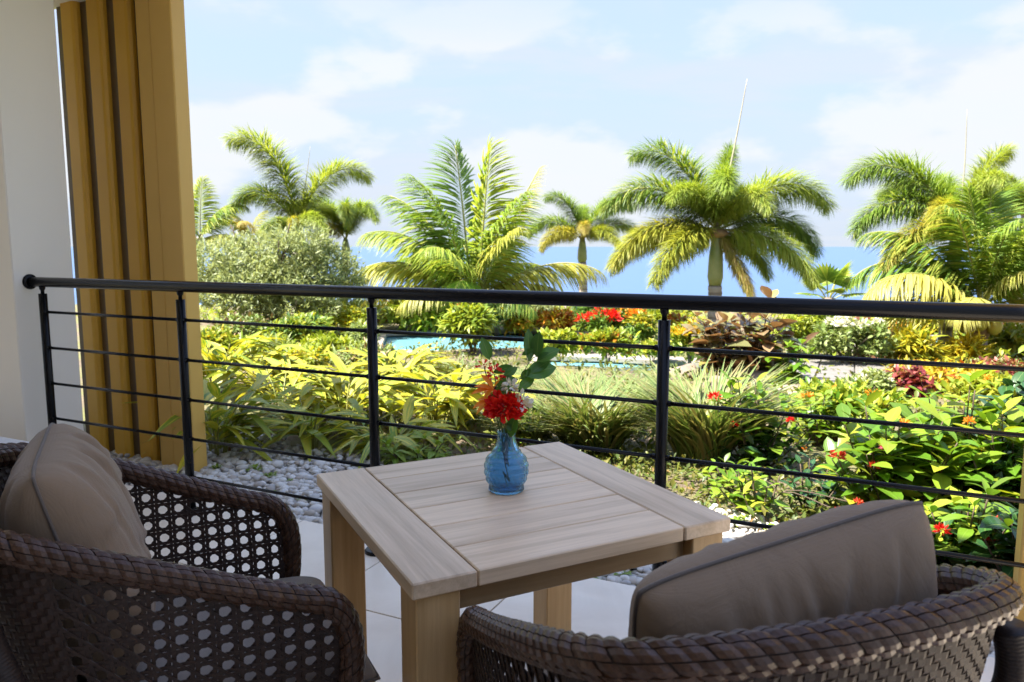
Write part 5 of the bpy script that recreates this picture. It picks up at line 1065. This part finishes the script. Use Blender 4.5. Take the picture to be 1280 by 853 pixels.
# ixora bushes with red flower heads
leafy('ixora_bush', 'ixora bush right of striped grass with dark red flower heads', 942, 590, 136, 128, 16, 5, XL, .15, [(893, 497, .045, 'red'), (917, 532, .035, 'red'), (988, 526, .03, 'red')], seed=61, group='ixora bushes', fill=('gloss', 260, .10))
leafy('ixora_bush', 'ixora bush below the grey paving with upright pale shoots', 1022, 556, 104, 86, 12, 5, XL, .12, [(1004, 562, .03, 'orange')], seed=62, group='ixora bushes', fill=('ixora', 160, .09))
leafy('ixora_bush', 'broad bright green ixora bush with coral flower above the pillow', 1118, 650, 190, 156, 22, 5, XL, .215, [(1047, 572, .045, 'coral'), (1092, 583, .032, 'coral'), (1108, 560, .032, 'pink')], seed=63, group='ixora bushes', fill=('ixora', 300, .11))
leafy('ixora_bush', 'tall light green ixora bush right of the pillow tip', 1196, 640, 170, 168, 20, 5, XL, .215, [(1130, 530, .03, 'orange'), (1226, 566, .03, 'orange')], seed=64, group='ixora bushes', fill=('ixora', 280, .11))
leafy('ixora_bush', 'low ixora bush with red flower head behind the chair rim', 1196, 720, 150, 120, 16, 5, XL, .15, [(1177, 664, .035, 'red'), (1241, 656, .036, 'coral'), (1238, 676, .025, 'red')], seed=65, group='ixora bushes', fill=('gloss', 200, .09))
leafy('ixora_bush', 'ixora bush at right edge behind dark glossy leaves', 1262, 660, 120, 160, 14, 5, XL, .20, [(1212, 528, .03, 'orange')], seed=66, group='ixora bushes', fill=('gloss', 240, .11))
leafy('low_shrub', 'low broad leaved seedling patch right of the table corner', 950, 652, 130, 76, 12, 4, XL, .105, [(1072, 630, .03, 'coral'), (1050, 640, .03, 'coral')], seed=67, cat='plant', lowest=.2)
leafy('low_shrub', 'small yellowish sapling in soil beside the table edge', 915, 622, 84, 50, 6, 3, XL, .11, None, seed=68, cat='plant', lowest=.2)
leafy('glossy_shrub', 'dark glossy big leaved shrub at the upper right edge', 1272, 596, 92, 130, 9, 4, DL, .24, None, seed=69, lowest=.3, fill=('gloss', 120, .14))
leafy('glossy_shrub', 'dark glossy leaved shrub at right edge above the pebbles', 1284, 752, 110, 130, 9, 4, DL, .17, None, seed=70, lowest=.25, fill=('gloss', 120, .10))
leafy('low_shrub', 'dark leaved low plant with broad leaves behind pillow', 1010, 640, 110, 72, 9, 4, DL, .10, None, seed=71, cat='plant', lowest=.2)
# ground cover between the shrubs: nobody could count it
def cover(name, label, n, amin, amax, nmin, nmax, ll, mat, tm, seed, dens=None, hmax=.10):
    rg = np.random.default_rng(seed); a = rg.uniform(amin, amax, n); q = rg.uniform(nmin, nmax, n)
    x = RAIL0[0] + RX * a + NX * q; y = RAIL0[1] + RY * a + NY * q
    f = np.sin(x * 2.3 + 1) * np.sin(y * 2.9) + .6 * np.sin(x * 5.1 + y * 3.7) + rg.normal(size=n) * .5; k = f > (dens if dens is not None else -.2)
    for p in POOLS: k &= ~_inside(x, y, p)
    x, y = x[k], y[k]; m_ = len(x); z = ground0(x, y) + rg.random(m_) ** 1.5 * hmax; d = rdir(m_, rg); d[:, 2] = np.abs(d[:, 2]) * .8 + .15
    o = link(name, merged(name, tm, rot_from(d, np.array([0, 0, 1.0]) + rdir(m_, rg) * .5), ll * rg.uniform(.5, 1.2, m_), np.stack([x, y, z], 1), rg.random(m_), LM[mat])); tag(o, label, 'ground cover', kind='stuff')
cover('ground_cover', 'low yellow-green creeping plants covering the bed behind the pebbles', 26000, -2.6, 5.0, 1.05, 3.4, .050, 'cover', SMALL, 1, -.15)
cover('ground_cover', 'fine green creeping plants spread over the garden soil', 26000, -4.0, 9.0, 2.2, 9.0, .085, 'cover', OV, 2, -.1, .14)
cover('dry_litter', 'dry brown fallen leaves scattered on the soil', 3500, -2.6, 6.0, .95, 5.0, .060, 'dry', SMALL, 3, .1, .03)
cover('far_ground_cover', 'low mixed planting covering the ground beyond the pool', 30000, -14, 18, 8.0, 21.0, .15, 'lime', OV, 4, -.1, .22)
# little weeds among the pebbles
WL = [leaf_mesh('leaf', LM['fern'], 1, .38, 4, .2, .25, .5)]
def weed(label, u, v, s, n, seed):
    rg = np.random.default_rng(seed); P = at_z(u, v, -.045); t = thing('seedling', label, 'weed', P, 0, 'seedlings in the pebbles'); P_, D, U, S = [], [], [], []
    for i in range(n):
        a = rg.uniform(0, 2 * pi); h = rg.uniform(.2, 1) * s; p = np.array([cos(a) * s * .3, sin(a) * s * .3, h * .6]); mb = MB(); mb.tube([(0, 0, -.01), p], .0012, 4); mb.build('stem', M['canest'], t)
        for q in range(4): P_.append(p); z_ = q * pi / 2 + a; D.append((cos(z_), sin(z_), .5)); U.append((0, 0, 1)); S.append(s * .55 * rg.uniform(.7, 1.1))
    put(WL, t, P_, D, U, S)
for k, (lb, u, v, s, n) in enumerate([('seedling tuft near gold screen foot in the pebbles', 272, 590, .07, 5), ('bright seedling under the lowest bar left of table', 318, 592, .08, 6), ('wide seedling in pebbles at bay centre', 338, 600, .07, 5), ('seedling among pebbles close to far chair arm', 344, 622, .05, 4), ('seedling beside the left table corner at pebble edge', 378, 630, .06, 5), ('small seedling left of table corner higher up', 366, 606, .05, 4),
    ('seedling seen under the table beside fourth post', 768, 722, .10, 7), ('leafy seedling under the table left of fourth post', 742, 728, .07, 5), ('bright seedling in pebbles beside bottom corner gold screen', 1238, 838, .05, 5), ('seedling patch right of table leg in pebbles', 925, 660, .08, 7), ('seedling patch in pebbles under the low seedlings', 965, 668, .07, 6), ('seedling at pebble edge behind the table back corner', 600, 590, .05, 4)]): weed(lb, u, v, s, n, 100 + k)
